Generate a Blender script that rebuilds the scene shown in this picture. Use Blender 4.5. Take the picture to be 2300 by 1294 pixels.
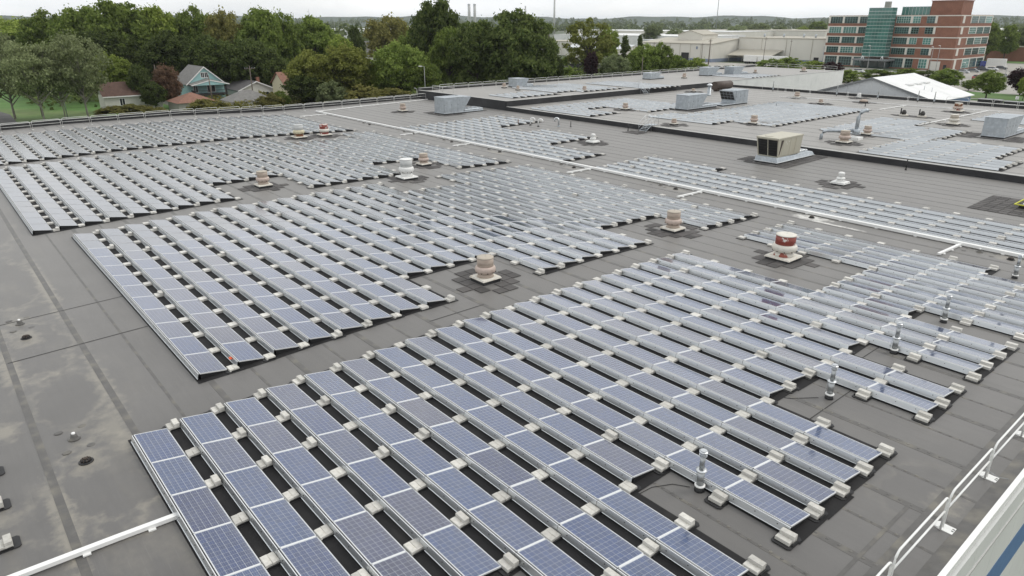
import bpy, math, random
import numpy as np
from mathutils import Vector, Matrix
R = math.radians
sc = bpy.context.scene
for o in list(bpy.data.objects): bpy.data.objects.remove(o)
col = sc.collection
# ------------------------------------------------------------ camera, sky, sun, exposure
CAM = Vector((22.0033, -2.9598, 12.5466))
cd = bpy.data.cameras.new('camera'); cam = bpy.data.objects.new('camera', cd); col.objects.link(cam)
RT = Vector((0.64730, 0.76223, -0.00114)); UP = Vector((-0.27355, 0.23371, 0.93303)); FW = Vector((-0.71146, 0.60364, -0.35979))
m3 = Matrix((RT, UP, -FW)).transposed()
cam.matrix_world = Matrix.Translation(CAM) @ m3.to_4x4()
cd.sensor_fit = 'HORIZONTAL'; cd.sensor_width = 36.0; cd.lens = 36.0*1549.18/2300.0
cd.clip_start = 0.1; cd.clip_end = 30000
sc.camera = cam
SUN_EL, SUN_AZ = 48.0, 62.0      # azimuth measured from +X towards +Y
world = bpy.data.worlds.new('World'); sc.world = world; world.use_nodes = True
nt = world.node_tree; nt.nodes.clear()
N = nt.nodes.new; L = nt.links.new
out = N('ShaderNodeOutputWorld'); bg = N('ShaderNodeBackground'); bg.inputs['Strength'].default_value = 0.1
sky = N('ShaderNodeTexSky'); sky.sky_type = 'NISHITA'; sky.sun_disc = False
sky.sun_elevation = R(SUN_EL); sky.sun_rotation = R(90-SUN_AZ); sky.altitude = 200; sky.dust_density = 2.0
tc = N('ShaderNodeTexCoord'); mp = N('ShaderNodeMapping'); mp.inputs['Scale'].default_value = (1.0, 1.0, 3.2)
nz = N('ShaderNodeTexNoise'); nz.inputs['Scale'].default_value = 2.6; nz.inputs['Detail'].default_value = 7; nz.inputs['Roughness'].default_value = 0.58
rp = N('ShaderNodeValToRGB'); rp.color_ramp.elements[0].position = 0.30; rp.color_ramp.elements[1].position = 0.62
rp.color_ramp.elements[0].color = (0.80, 0.80, 0.80, 1); rp.color_ramp.elements[1].color = (1, 1, 1, 1)
nz2 = N('ShaderNodeTexNoise'); nz2.inputs['Scale'].default_value = 4.5; nz2.inputs['Detail'].default_value = 6
cl = N('ShaderNodeValToRGB'); cl.color_ramp.elements[0].position = 0.34; cl.color_ramp.elements[1].position = 0.66
cl.color_ramp.elements[0].color = (9.6, 9.9, 10.2, 1); cl.color_ramp.elements[1].color = (12.2, 12.2, 12.1, 1)
mix = N('ShaderNodeMix'); mix.data_type = 'RGBA'
L(tc.outputs['Generated'], mp.inputs['Vector']); L(mp.outputs['Vector'], nz.inputs['Vector']); L(mp.outputs['Vector'], nz2.inputs['Vector'])
L(nz.outputs['Fac'], rp.inputs['Fac']); L(nz2.outputs['Fac'], cl.inputs['Fac'])
L(rp.outputs['Color'], mix.inputs['Factor']); L(sky.outputs['Color'], mix.inputs[6]); L(cl.outputs['Color'], mix.inputs[7])
L(mix.outputs[2], bg.inputs['Color']); L(bg.outputs['Background'], out.inputs['Surface'])
sd = bpy.data.lights.new('sun', 'SUN'); sd.energy = 1.1; sd.angle = R(18); sd.color = (1.0, 0.96, 0.9)
sun = bpy.data.objects.new('sun', sd); col.objects.link(sun)
sdir = Vector((math.cos(R(SUN_EL))*math.cos(R(SUN_AZ)), math.cos(R(SUN_EL))*math.sin(R(SUN_AZ)), math.sin(R(SUN_EL))))
sun.rotation_euler = (-sdir).to_track_quat('-Z', 'Y').to_euler()
vs = sc.view_settings; vs.view_transform = 'Standard'; vs.look = 'None'; vs.gamma = 1.0; vs.use_curve_mapping = False; vs.exposure = 0.0
sc.cycles.max_bounces = 5; sc.cycles.diffuse_bounces = 3; sc.cycles.glossy_bounces = 3; sc.cycles.transparent_max_bounces = 4
sc.cycles.caustics_reflective = False; sc.cycles.caustics_refractive = False

# ------------------------------------------------------------ materials
MATS = {}
def mat(name, c, rough=0.7, metal=0.0, spec=0.5, var=0.0, vscale=3.0, c2=None, c2thr=(0.5, 0.7), c2scale=1.0, isl=0.0, objr=0.0, bump=0.0, bscale=40.0, coords='Object', coat=0.0, detail=5, stretch=None, sheen=0.0):
    m = bpy.data.materials.new(name); m.use_nodes = True; t = m.node_tree; n = t.nodes; l = t.links
    b = n['Principled BSDF']; b.inputs['Roughness'].default_value = rough; b.inputs['Metallic'].default_value = metal
    b.inputs['Specular IOR Level'].default_value = spec
    if sheen: b.inputs['Sheen Weight'].default_value = sheen; b.inputs['Sheen Roughness'].default_value = 0.4
    if coat: b.inputs['Coat Weight'].default_value = coat; b.inputs['Coat Roughness'].default_value = 0.06
    rgb = n.new('ShaderNodeRGB'); rgb.outputs[0].default_value = (*c, 1); cur = rgb.outputs[0]
    tco = n.new('ShaderNodeTexCoord'); vec = tco.outputs[coords]
    if coords == 'World':
        pass
    if stretch:
        mpn = n.new('ShaderNodeMapping'); mpn.inputs['Scale'].default_value = stretch; l.new(vec, mpn.inputs['Vector']); vec = mpn.outputs['Vector']
    if c2:
        nn = n.new('ShaderNodeTexNoise'); nn.inputs['Scale'].default_value = c2scale; nn.inputs['Detail'].default_value = detail; l.new(vec, nn.inputs['Vector'])
        mr = n.new('ShaderNodeMapRange'); mr.inputs['From Min'].default_value = c2thr[0]; mr.inputs['From Max'].default_value = c2thr[1]; l.new(nn.outputs['Fac'], mr.inputs['Value'])
        mx = n.new('ShaderNodeMix'); mx.data_type = 'RGBA'; l.new(mr.outputs['Result'], mx.inputs['Factor']); l.new(cur, mx.inputs[6]); mx.inputs[7].default_value = (*c2, 1); cur = mx.outputs[2]
    def scale_by(sock, lo, hi):
        nonlocal cur
        mr = n.new('ShaderNodeMapRange'); mr.inputs['To Min'].default_value = lo; mr.inputs['To Max'].default_value = hi; l.new(sock, mr.inputs['Value'])
        vm = n.new('ShaderNodeVectorMath'); vm.operation = 'SCALE'; l.new(cur, vm.inputs[0]); l.new(mr.outputs['Result'], vm.inputs['Scale']); cur = vm.outputs['Vector']
    if var:
        nn = n.new('ShaderNodeTexNoise'); nn.inputs['Scale'].default_value = vscale; nn.inputs['Detail'].default_value = detail; l.new(vec, nn.inputs['Vector'])
        mr = n.new('ShaderNodeMapRange'); mr.inputs['From Min'].default_value = 0.25; mr.inputs['From Max'].default_value = 0.75; l.new(nn.outputs['Fac'], mr.inputs['Value'])
        scale_by(mr.outputs['Result'], 1-var, 1+var)
    if isl:
        g = n.new('ShaderNodeNewGeometry'); scale_by(g.outputs['Random Per Island'], 1-isl, 1+isl)
    if objr:
        oi = n.new('ShaderNodeObjectInfo'); scale_by(oi.outputs['Random'], 1-objr, 1+objr)
    l.new(cur, b.inputs['Base Color'])
    if bump:
        nn = n.new('ShaderNodeTexNoise'); nn.inputs['Scale'].default_value = bscale; nn.inputs['Detail'].default_value = 4; l.new(vec, nn.inputs['Vector'])
        bp = n.new('ShaderNodeBump'); bp.inputs['Strength'].default_value = bump; bp.inputs['Distance'].default_value = 0.02; l.new(nn.outputs['Fac'], bp.inputs['Height']); l.new(bp.outputs['Normal'], b.inputs['Normal'])
    MATS[name] = m
    return m
def leafmat(name, c, c2, tr=0.25):
    m = bpy.data.materials.new(name); m.use_nodes = True; t = m.node_tree; n = t.nodes; l = t.links
    n.clear(); o = n.new('ShaderNodeOutputMaterial'); d = n.new('ShaderNodeBsdfDiffuse'); tl = n.new('ShaderNodeBsdfTranslucent'); ms = n.new('ShaderNodeMixShader'); ms.inputs[0].default_value = tr
    g = n.new('ShaderNodeNewGeometry'); oi = n.new('ShaderNodeObjectInfo')
    mx = n.new('ShaderNodeMix'); mx.data_type = 'RGBA'; mx.inputs[6].default_value = (*c, 1); mx.inputs[7].default_value = (*c2, 1); l.new(g.outputs['Random Per Island'], mx.inputs['Factor'])
    mr = n.new('ShaderNodeMapRange'); mr.inputs['To Min'].default_value = 0.78; mr.inputs['To Max'].default_value = 1.25; l.new(oi.outputs['Random'], mr.inputs['Value'])
    vm = n.new('ShaderNodeVectorMath'); vm.operation = 'SCALE'; l.new(mx.outputs[2], vm.inputs[0]); l.new(mr.outputs['Result'], vm.inputs['Scale'])
    l.new(vm.outputs['Vector'], d.inputs['Color']); l.new(vm.outputs['Vector'], tl.inputs['Color']); l.new(d.outputs[0], ms.inputs[1]); l.new(tl.outputs[0], ms.inputs[2]); l.new(ms.outputs[0], o.inputs['Surface'])
    MATS[name] = m
# roof membrane: granulated grey with tan dirt that follows lap seams and gathers round the drains
TAN = (0.30, 0.275, 0.22); PALE = (0.66, 0.65, 0.61)
SPOTS = [(0.2, -1.35, .95, .6, .75, TAN), (-11.4, -1.5, 1.2, .7, .7, TAN), (-1.2, -0.3, 2.6, .5, .45, TAN), (-8.6, -2.4, 2.6, .45, .6, TAN), (3.0, -2.4, 3.2, .35, .6, TAN), (-18, 0.1, 7.0, .4, .55, TAN), (-3.5, -3.3, .9, .7, .6, TAN), (1.5, -4.2, 1.0, 1.2, .5, TAN), (-5.0, 0.1, 4.0, .35, .5, TAN), (17.9, 15.9, .45, .9, .6, TAN), (0.1, 42.8, 1.5, .75, .95, PALE), (1.9, 42.2, 2.4, .22, .95, PALE), (12.0, 43.0, 1.3, .6, .5, TAN), (-11.4, 42.8, 1.5, .6, .4, TAN), (-33.9, 42.4, 1.8, .7, .45, TAN), (-23, 42.6, 1.3, .5, .35, TAN)]
RINGS = [(1.6, -1.0, 2.6, 1.15, .55), (-10.2, -1.3, 3.4, 1.1, .5), (-4.6, -1.1, 2.3, 1.0, .35), (4.5, -4.0, 2.0, 1.3, .3), (-20, -1.2, 4.5, 1.1, .4), (17.4, 16, 1.0, 1.6, .15), (-33, -1.0, 6.0, 1.2, .4)]
def roofmat(name, base, dirt, dirtamt, spots_=(), rings_=()):
    m = bpy.data.materials.new(name); m.use_nodes = True; t = m.node_tree; n = t.nodes; l = t.links
    b = n['Principled BSDF']; b.inputs['Roughness'].default_value = 0.5; b.inputs['Specular IOR Level'].default_value = 0.6; b.inputs['Sheen Weight'].default_value = 0.32; b.inputs['Sheen Roughness'].default_value = 0.45; b.inputs['Sheen Tint'].default_value = (0.9, 0.86, 0.8, 1)
    tco = n.new('ShaderNodeTexCoord'); v = tco.outputs['Object']
    def noise(s, det=5, st=None, rough=0.55):
        vv = v
        if st:
            mpn = n.new('ShaderNodeMapping'); mpn.inputs['Scale'].default_value = st; l.new(v, mpn.inputs['Vector']); vv = mpn.outputs['Vector']
        x = n.new('ShaderNodeTexNoise'); x.inputs['Scale'].default_value = s; x.inputs['Detail'].default_value = det; x.inputs['Roughness'].default_value = rough; l.new(vv, x.inputs['Vector']); return x.outputs['Fac']
    def rng(s, a, b_, c=0.0, d=1.0):
        x = n.new('ShaderNodeMapRange'); x.inputs['From Min'].default_value = a; x.inputs['From Max'].default_value = b_; x.inputs['To Min'].default_value = c; x.inputs['To Max'].default_value = d; l.new(s, x.inputs['Value']); return x.outputs['Result']
    def mul(a, b_):
        x = n.new('ShaderNodeMath'); x.operation = 'MULTIPLY'; l.new(a, x.inputs[0])
        if hasattr(b_, 'links'): l.new(b_, x.inputs[1])
        else: x.inputs[1].default_value = b_
        return x.outputs[0]
    def mixc(f, a, b_):
        x = n.new('ShaderNodeMix'); x.data_type = 'RGBA'; l.new(f, x.inputs['Factor'])
        for i, q in ((6, a), (7, b_)):
            if hasattr(q, 'links'): l.new(q, x.inputs[i])
            else: x.inputs[i].default_value = (*q, 1)
        return x.outputs[2]
    c1 = mixc(rng(noise(0.35, 6), 0.3, 0.7), tuple(x*0.86 for x in base), tuple(x*1.12 for x in base))
    c1 = mixc(mul(rng(noise(1.0, 4, (0.5, 6.0, 1)), 0.42, 0.72), 0.35), c1, tuple(x*0.72 for x in base))
    # sheets: each 1.5 m wide roll has a slightly different tone
    sep = n.new('ShaderNodeSeparateXYZ'); l.new(v, sep.inputs[0])
    fl = n.new('ShaderNodeMath'); fl.operation = 'DIVIDE'; l.new(sep.outputs['Y'], fl.inputs[0]); fl.inputs[1].default_value = 1.4925
    ff = n.new('ShaderNodeMath'); ff.operation = 'FLOOR'; l.new(fl.outputs[0], ff.inputs[0])
    wn = n.new('ShaderNodeTexWhiteNoise'); wn.noise_dimensions = '1D'; l.new(ff.outputs[0], wn.inputs['W'])
    c1 = mixc(rng(wn.outputs['Value'], 0, 1, 0, 0.22), c1, tuple(x*1.35 for x in base))
    d1 = mul(rng(noise(0.55, 6, (0.45, 1.3, 1), 0.6), 0.52, 0.74), rng(noise(5.0, 3), 0.3, 0.6, 0.45, 1.0))
    low = rng(sep.outputs['Y'], 1.5, -1.5, 0.18, 1.0)
    c1 = mixc(mul(mul(d1, low), dirtamt), c1, dirt)
    for (ex, ey, rx, ry, amt, dc) in spots_:
        mpn = n.new('ShaderNodeMapping'); mpn.vector_type = 'TEXTURE'; mpn.inputs['Location'].default_value = (ex, ey, 0); mpn.inputs['Scale'].default_value = (rx, ry, 1000.0); l.new(v, mpn.inputs['Vector'])
        ln = n.new('ShaderNodeVectorMath'); ln.operation = 'LENGTH'; l.new(mpn.outputs['Vector'], ln.inputs[0])
        ad = n.new('ShaderNodeMath'); ad.operation = 'ADD'; l.new(ln.outputs['Value'], ad.inputs[0]); l.new(rng(noise(1.6/min(rx, ry)**.5, 5, None, .65), 0.3, 0.7, -0.45, 0.45), ad.inputs[1])
        c1 = mixc(mul(rng(ad.outputs[0], 1.0, 0.35), amt), c1, dc)
    for (ex, ey, rx, ry, amt) in rings_:
        mpn = n.new('ShaderNodeMapping'); mpn.vector_type = 'TEXTURE'; mpn.inputs['Location'].default_value = (ex, ey, 0); mpn.inputs['Scale'].default_value = (rx, ry, 1000.0); l.new(v, mpn.inputs['Vector'])
        ln = n.new('ShaderNodeVectorMath'); ln.operation = 'LENGTH'; l.new(mpn.outputs['Vector'], ln.inputs[0])
        ad = n.new('ShaderNodeMath'); ad.operation = 'ADD'; l.new(ln.outputs['Value'], ad.inputs[0]); l.new(rng(noise(0.8, 4, None, .6), 0.3, 0.7, -0.3, 0.3), ad.inputs[1])
        ring = mul(rng(ad.outputs[0], 0.86, 1.0), rng(ad.outputs[0], 1.22, 1.0)); inner = rng(ad.outputs[0], 1.0, 0.9)
        c1 = mixc(mul(inner, 0.25), c1, tuple(x*0.8 for x in base)); c1 = mixc(mul(mul(ring, rng(noise(2.5, 3), 0.3, 0.65)), amt), c1, dirt)
    sc_ = mul(rng(noise(1.0, 3, (0.7, 22.0, 1)), 0.62, 0.70), rng(noise(0.25, 3), 0.45, 0.65))
    c1 = mixc(mul(sc_, 0.35), c1, tuple(x*1.9 for x in base))
    c1 = mixc(mul(rng(noise(0.9, 5), 0.60, 0.78), 0.35), c1, tuple(x*0.55 for x in base))
    c1 = mixc(mul(rng(noise(160, 2), 0.45, 0.7), 0.22), c1, tuple(x*1.6 for x in base))
    l.new(c1, b.inputs['Base Color'])
    bp = n.new('ShaderNodeBump'); bp.inputs['Strength'].default_value = 0.25; bp.inputs['Distance'].default_value = 0.01; l.new(noise(60, 3), bp.inputs['Height']); l.new(bp.outputs['Normal'], b.inputs['Normal'])
    MATS[name] = m
roofmat('roof', (0.108, 0.104, 0.099), TAN, 0.42, SPOTS, RINGS)
roofmat('updeck', (0.19, 0.183, 0.17), (0.3, 0.28, 0.24), 0.3)
mat('seam', (0.097, 0.093, 0.087), 0.6, var=0.2, vscale=2.5, c2=(0.17, 0.158, 0.13), c2thr=(0.48, 0.7), c2scale=1.4, bump=0.2, bscale=25, sheen=0.2)
mat('joint', (0.04, 0.039, 0.037), 0.8)
mat('mat', (0.014, 0.0135, 0.014), 0.75, spec=0.3, var=0.35, vscale=1.2, c2=(0.035, 0.033, 0.031), c2thr=(0.55, 0.75), c2scale=0.7)
mat('backsheet', (0.52, 0.55, 0.6), 0.16, spec=0.55)
mat('alu', (0.74, 0.75, 0.75), 0.42, metal=0.25, var=0.06, vscale=2)
mat('deflector', (0.64, 0.665, 0.68), 0.36, metal=0.85, var=0.10, vscale=1.2, objr=0.06, detail=3, stretch=(0.6, 2, 2))
mat('deflector_far', (0.62, 0.645, 0.66), 0.36, metal=0.85, isl=0.07)
mat('concrete', (0.58, 0.565, 0.52), 0.9, var=0.16, vscale=9, objr=0.16, bump=0.25, bscale=60, c2=(0.43, 0.41, 0.36), c2thr=(0.55, 0.75), c2scale=5)
mat('concrete_far', (0.60, 0.585, 0.545), 0.9, isl=0.16)
mat('tray', (0.012, 0.012, 0.013), 0.5)
mat('pvc', (0.82, 0.82, 0.8), 0.45, var=0.05, vscale=2)
mat('galv', (0.42, 0.46, 0.49), 0.42, metal=0.45, var=0.16, vscale=2.2, c2=(0.5, 0.53, 0.55), c2scale=6, bump=0.05, bscale=12)
mat('flue', (0.40, 0.415, 0.42), 0.3, metal=0.75, var=0.12, vscale=6)
mat('galv_bright', (0.62, 0.64, 0.65), 0.3, metal=0.75, var=0.1, vscale=5)
mat('beige', (0.42, 0.345, 0.285), 0.6, var=0.12, vscale=2.5, c2=(0.33, 0.26, 0.21), c2thr=(0.5, 0.75), c2scale=2.0, stretch=(1, 1, 2.5))
mat('beige_top', (0.45, 0.40, 0.33), 0.6, var=0.1, vscale=3)
mat('pinkbeige', (0.53, 0.43, 0.37), 0.55, var=0.12, vscale=3, c2=(0.40, 0.30, 0.25), c2thr=(0.55, 0.75), c2scale=4)
mat('red', (0.25, 0.055, 0.04), 0.55, c2=(0.62, 0.58, 0.54), c2thr=(0.60, 0.62), c2scale=2.6, var=0.12)
mat('redwhite', (0.66, 0.63, 0.57), 0.55, c2=(0.30, 0.08, 0.055), c2thr=(0.54, 0.57), c2scale=2.4, var=0.1)
mat('white', (0.78, 0.78, 0.755), 0.45, var=0.08, vscale=3)
mat('dirtywhite', (0.68, 0.65, 0.58), 0.55, var=0.12, vscale=3, c2=(0.46, 0.39, 0.31), c2thr=(0.6, 0.75), c2scale=3)
mat('cream', (0.62, 0.57, 0.40), 0.5, var=0.12, vscale=4, c2=(0.42, 0.30, 0.16), c2thr=(0.58, 0.75), c2scale=3.5, stretch=(1, 1, 0.4))
mat('rust', (0.20, 0.085, 0.04), 0.75, c2=(0.5, 0.46, 0.36), c2thr=(0.52, 0.62), c2scale=3, var=0.25)
mat('greycap', (0.50, 0.51, 0.50), 0.5, var=0.08, vscale=2, c2=(0.6, 0.6, 0.58), c2scale=3)
mat('vent_dark', (0.06, 0.045, 0.035), 0.7)
mat('pad', (0.075, 0.07, 0.067), 0.8, objr=0.35, var=0.12, vscale=3)
mat('blackwall', (0.022, 0.022, 0.024), 0.55, var=0.3, vscale=0.5, c2=(0.04, 0.04, 0.042), c2thr=(0.5, 0.7), c2scale=0.4)
mat('coping', (0.48, 0.48, 0.46), 0.5, var=0.08)
mat('rail', (0.78, 0.785, 0.75), 0.4, metal=0.3, var=0.06)
mat('unit_beige', (0.50, 0.475, 0.385), 0.5, var=0.07, vscale=1.2, c2=(0.43, 0.40, 0.31), c2thr=(0.5, 0.75), c2scale=1.2, stretch=(2, 2, 0.5))
mat('black', (0.01, 0.01, 0.01), 0.5)
mat('louver', (0.035, 0.033, 0.03), 0.6)
mat('brownhood', (0.07, 0.05, 0.04), 0.6, var=0.3)
mat('yellow', (0.55, 0.55, 0.05), 0.5)
mat('orange', (0.75, 0.12, 0.04), 0.6)
mat('wallwhite', (0.66, 0.67, 0.65), 0.55, var=0.06, vscale=0.6, stretch=(1, 1, 0.3))
mat('stripe', (0.10, 0.19, 0.36), 0.5, var=0.08)
mat('membrane_white', (0.74, 0.745, 0.73), 0.6, var=0.06, vscale=0.4, c2=(0.62, 0.63, 0.62), c2thr=(0.55, 0.75), c2scale=0.25)
mat('slope_grey', (0.56, 0.555, 0.52), 0.65, var=0.1, vscale=0.25, c2=(0.47, 0.465, 0.43), c2thr=(0.5, 0.7), c2scale=0.12)
mat('gablegrey', (0.60, 0.62, 0.63), 0.6, var=0.05)
mat('edgegrey', (0.2, 0.21, 0.215), 0.5)
mat('grass', (0.075, 0.16, 0.03), 0.9, var=0.3, vscale=0.15, c2=(0.12, 0.17, 0.05), c2scale=0.05)
mat('ground', (0.09, 0.115, 0.06), 0.95, var=0.35, vscale=0.03, c2=(0.17, 0.165, 0.14), c2thr=(0.52, 0.6), c2scale=0.006)
mat('asphalt', (0.09, 0.088, 0.085), 0.9, var=0.2, vscale=0.3)
mat('lot', (0.34, 0.325, 0.29), 0.9, var=0.12, vscale=0.08, c2=(0.26, 0.25, 0.23), c2scale=0.05)
mat('paint', (0.75, 0.75, 0.72), 0.7)
mat('bark', (0.075, 0.062, 0.05), 0.9, var=0.3, vscale=6)
mat('palebark', (0.22, 0.205, 0.175), 0.9, var=0.3, vscale=4)
leafmat('green', (0.095, 0.145, 0.03), (0.29, 0.36, 0.1), 0.5)
leafmat('lime', (0.14, 0.2, 0.03), (0.38, 0.45, 0.12), 0.5)
leafmat('yellow_leaf', (0.14, 0.17, 0.035), (0.38, 0.4, 0.12), 0.5)
leafmat('olive', (0.12, 0.125, 0.04), (0.3, 0.28, 0.1), 0.5)
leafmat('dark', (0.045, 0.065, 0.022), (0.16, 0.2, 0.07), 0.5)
leafmat('darkgreen', (0.065, 0.1, 0.03), (0.22, 0.27, 0.09), 0.5)
leafmat('greygreen', (0.13, 0.17, 0.08), (0.31, 0.35, 0.18), 0.5)
leafmat('grey', (0.13, 0.155, 0.07), (0.32, 0.36, 0.19), 0.5)
leafmat('red_leaf', (0.12, 0.075, 0.05), (0.24, 0.16, 0.11), 0.5)
leafmat('purple', (0.024, 0.015, 0.017), (0.075, 0.043, 0.045), 0.5)
leafmat('farwood', (0.09, 0.115, 0.06), (0.18, 0.21, 0.1), 0.3)
mat('brick', (0.25, 0.118, 0.078), 0.85, var=0.14, vscale=0.5, c2=(0.20, 0.09, 0.06), c2scale=2)
mat('stone', (0.66, 0.63, 0.57), 0.8, var=0.06)
mat('oglass', (0.035, 0.065, 0.065), 0.08, spec=0.9, objr=0.5, var=0.5, vscale=0.35)
mat('oglass_green', (0.07, 0.19, 0.165), 0.08, spec=0.9, objr=0.3, var=0.35, vscale=0.25)
mat('mullion', (0.16, 0.27, 0.25), 0.4, metal=0.3)
mat('mullion_white', (0.55, 0.62, 0.60), 0.4)
mat('wh_wall', (0.66, 0.64, 0.58), 0.75, var=0.06, vscale=0.2, stretch=(1, 1, 0.3))
mat('wh_roof', (0.42, 0.395, 0.33), 0.75, var=0.1, vscale=0.08)
mat('wh_band', (0.21, 0.25, 0.33), 0.7, var=0.1)
mat('house_white', (0.62, 0.61, 0.56), 0.75, var=0.05)
mat('house_grey', (0.33, 0.32, 0.29), 0.75, var=0.05)
mat('teal', (0.34, 0.56, 0.56), 0.7, var=0.06)
mat('housecream', (0.60, 0.56, 0.40), 0.75, var=0.05)
mat('shingle_brown', (0.105, 0.062, 0.048), 0.9, var=0.2, vscale=1.5)
mat('shingle_grey', (0.19, 0.185, 0.175), 0.9, var=0.2, vscale=1.5)
mat('shingle_dark', (0.11, 0.105, 0.105), 0.9, var=0.2, vscale=1.5)
mat('shingle_red', (0.23, 0.12, 0.085), 0.9, var=0.2, vscale=1.5)
mat('dkwood', (0.035, 0.03, 0.03), 0.7)
mat('hglass', (0.03, 0.035, 0.04), 0.15)
mat('wood_pole', (0.16, 0.135, 0.11), 0.9)
mat('metal_pole', (0.3, 0.31, 0.3), 0.5, metal=0.3)
mat('tyre', (0.015, 0.015, 0.015), 0.8)
mat('hills', (0.045, 0.065, 0.04), 1.0, var=0.3, vscale=0.004)
for cname, cc in dict(car_white=(0.75, 0.75, 0.74), car_silver=(0.42, 0.43, 0.44), car_black=(0.02, 0.02, 0.022), car_blue=(0.05, 0.07, 0.30), car_red=(0.30, 0.03, 0.03), car_grey=(0.14, 0.145, 0.15)).items():
    mat(cname, cc, 0.25, spec=0.6, coat=0.5)
# polycrystalline cells: blue to violet, tone varies from panel to panel and cell to cell
def cellmat(name, per_obj):
    m = bpy.data.materials.new(name); m.use_nodes = True; t = m.node_tree; n = t.nodes; l = t.links
    b = n['Principled BSDF']; b.inputs['Roughness'].default_value = 0.12 if per_obj else 0.2; b.inputs['Specular IOR Level'].default_value = 0.6; b.inputs['Coat Weight'].default_value = 0.8; b.inputs['Coat Roughness'].default_value = 0.05 if per_obj else 0.16; b.inputs['Coat IOR'].default_value = 1.5
    if per_obj:
        oi = n.new('ShaderNodeObjectInfo'); rnd = oi.outputs['Random']
    else:
        g0 = n.new('ShaderNodeNewGeometry'); rnd = g0.outputs['Random Per Island']
    cr = n.new('ShaderNodeValToRGB'); e = cr.color_ramp.elements
    if per_obj:
        stops = [(0.0, (0.022, 0.032, 0.095)), (0.10, (0.034, 0.060, 0.155)), (0.45, (0.040, 0.070, 0.165)), (0.72, (0.048, 0.070, 0.150)), (0.93, (0.052, 0.060, 0.115)), (1.0, (0.024, 0.028, 0.07))]
    else:
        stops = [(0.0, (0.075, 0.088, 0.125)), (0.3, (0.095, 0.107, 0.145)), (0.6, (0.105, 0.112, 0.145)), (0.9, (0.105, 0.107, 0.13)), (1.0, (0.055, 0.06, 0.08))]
    e[0].position, e[0].color = stops[0][0], (*stops[0][1], 1); e[1].position, e[1].color = stops[-1][0], (*stops[-1][1], 1)
    for p_, c_ in stops[1:-1]:
        q = e.new(p_); q.color = (*c_, 1)
    l.new(rnd, cr.inputs['Fac']); cur = cr.outputs['Color']
    if per_obj:
        g = n.new('ShaderNodeNewGeometry'); mr = n.new('ShaderNodeMapRange'); mr.inputs['To Min'].default_value = 0.86; mr.inputs['To Max'].default_value = 1.14; l.new(g.outputs['Random Per Island'], mr.inputs['Value'])
        vm = n.new('ShaderNodeVectorMath'); vm.operation = 'SCALE'; l.new(cur, vm.inputs[0]); l.new(mr.outputs['Result'], vm.inputs['Scale']); cur = vm.outputs['Vector']
        # two thin bus bars in each cell (local x runs along the panel, y across it)
        tco = n.new('ShaderNodeTexCoord'); sp = n.new('ShaderNodeSeparateXYZ'); l.new(tco.outputs['Object'], sp.inputs[0])
        w = n.new('ShaderNodeMath'); w.operation = 'MODULO'; ad = n.new('ShaderNodeMath'); ad.inputs[1].default_value = 0.0
        l.new(sp.outputs['Y'], ad.inputs[0]); l.new(ad.outputs[0], w.inputs[0]); w.inputs[1].default_value = 0.0533
        cmp_ = n.new('ShaderNodeMath'); cmp_.operation = 'LESS_THAN'; l.new(w.outputs[0], cmp_.inputs[0]); cmp_.inputs[1].default_value = 0.0040
        m2 = n.new('ShaderNodeMath'); m2.operation = 'MULTIPLY'; l.new(cmp_.outputs[0], m2.inputs[0]); m2.inputs[1].default_value = 0.55
        mx = n.new('ShaderNodeMix'); mx.data_type = 'RGBA'; l.new(m2.outputs[0], mx.inputs['Factor']); l.new(cur, mx.inputs[6]); mx.inputs[7].default_value = (0.42, 0.45, 0.5, 1); cur = mx.outputs[2]
    # thin film of dust
    tco2 = n.new('ShaderNodeTexCoord'); nn = n.new('ShaderNodeTexNoise'); nn.inputs['Scale'].default_value = 1.3; nn.inputs['Detail'].default_value = 4; l.new(tco2.outputs['Object'], nn.inputs['Vector'])
    mr2 = n.new('ShaderNodeMapRange'); mr2.inputs['From Min'].default_value = 0.35; mr2.inputs['From Max'].default_value = 0.75; mr2.inputs['To Max'].default_value = 0.22; l.new(nn.outputs['Fac'], mr2.inputs['Value'])
    mx2 = n.new('ShaderNodeMix'); mx2.data_type = 'RGBA'; l.new(mr2.outputs['Result'], mx2.inputs['Factor']); l.new(cur, mx2.inputs[6]); mx2.inputs[7].default_value = (0.17, 0.18, 0.21, 1); cur = mx2.outputs[2]
    if per_obj:
        dn = n.new('ShaderNodeMapRange'); dn.inputs['From Min'].default_value = 0.80; dn.inputs['From Max'].default_value = 0.985; dn.inputs['To Max'].default_value = 0.55; l.new(sp.outputs['Y'], dn.inputs['Value'])
        dm = n.new('ShaderNodeMath'); dm.operation = 'MULTIPLY'; l.new(dn.outputs['Result'], dm.inputs[0]); l.new(nn.outputs['Fac'], dm.inputs[1])
        mx3 = n.new('ShaderNodeMix'); mx3.data_type = 'RGBA'; l.new(dm.outputs[0], mx3.inputs['Factor']); l.new(cur, mx3.inputs[6]); mx3.inputs[7].default_value = (0.24, 0.24, 0.235, 1); cur = mx3.outputs[2]
        vo = n.new('ShaderNodeTexVoronoi'); vo.inputs['Scale'].default_value = 1.1; wv = n.new('ShaderNodeVectorMath'); wv.operation = 'ADD'; cmb = n.new('ShaderNodeCombineXYZ'); m7 = n.new('ShaderNodeMath'); m7.operation = 'MULTIPLY'; m7.inputs[1].default_value = 91.0; l.new(rnd, m7.inputs[0]); l.new(m7.outputs[0], cmb.inputs[0]); l.new(tco2.outputs['Object'], wv.inputs[0]); l.new(cmb.outputs[0], wv.inputs[1]); l.new(wv.outputs[0], vo.inputs['Vector'])
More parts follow.
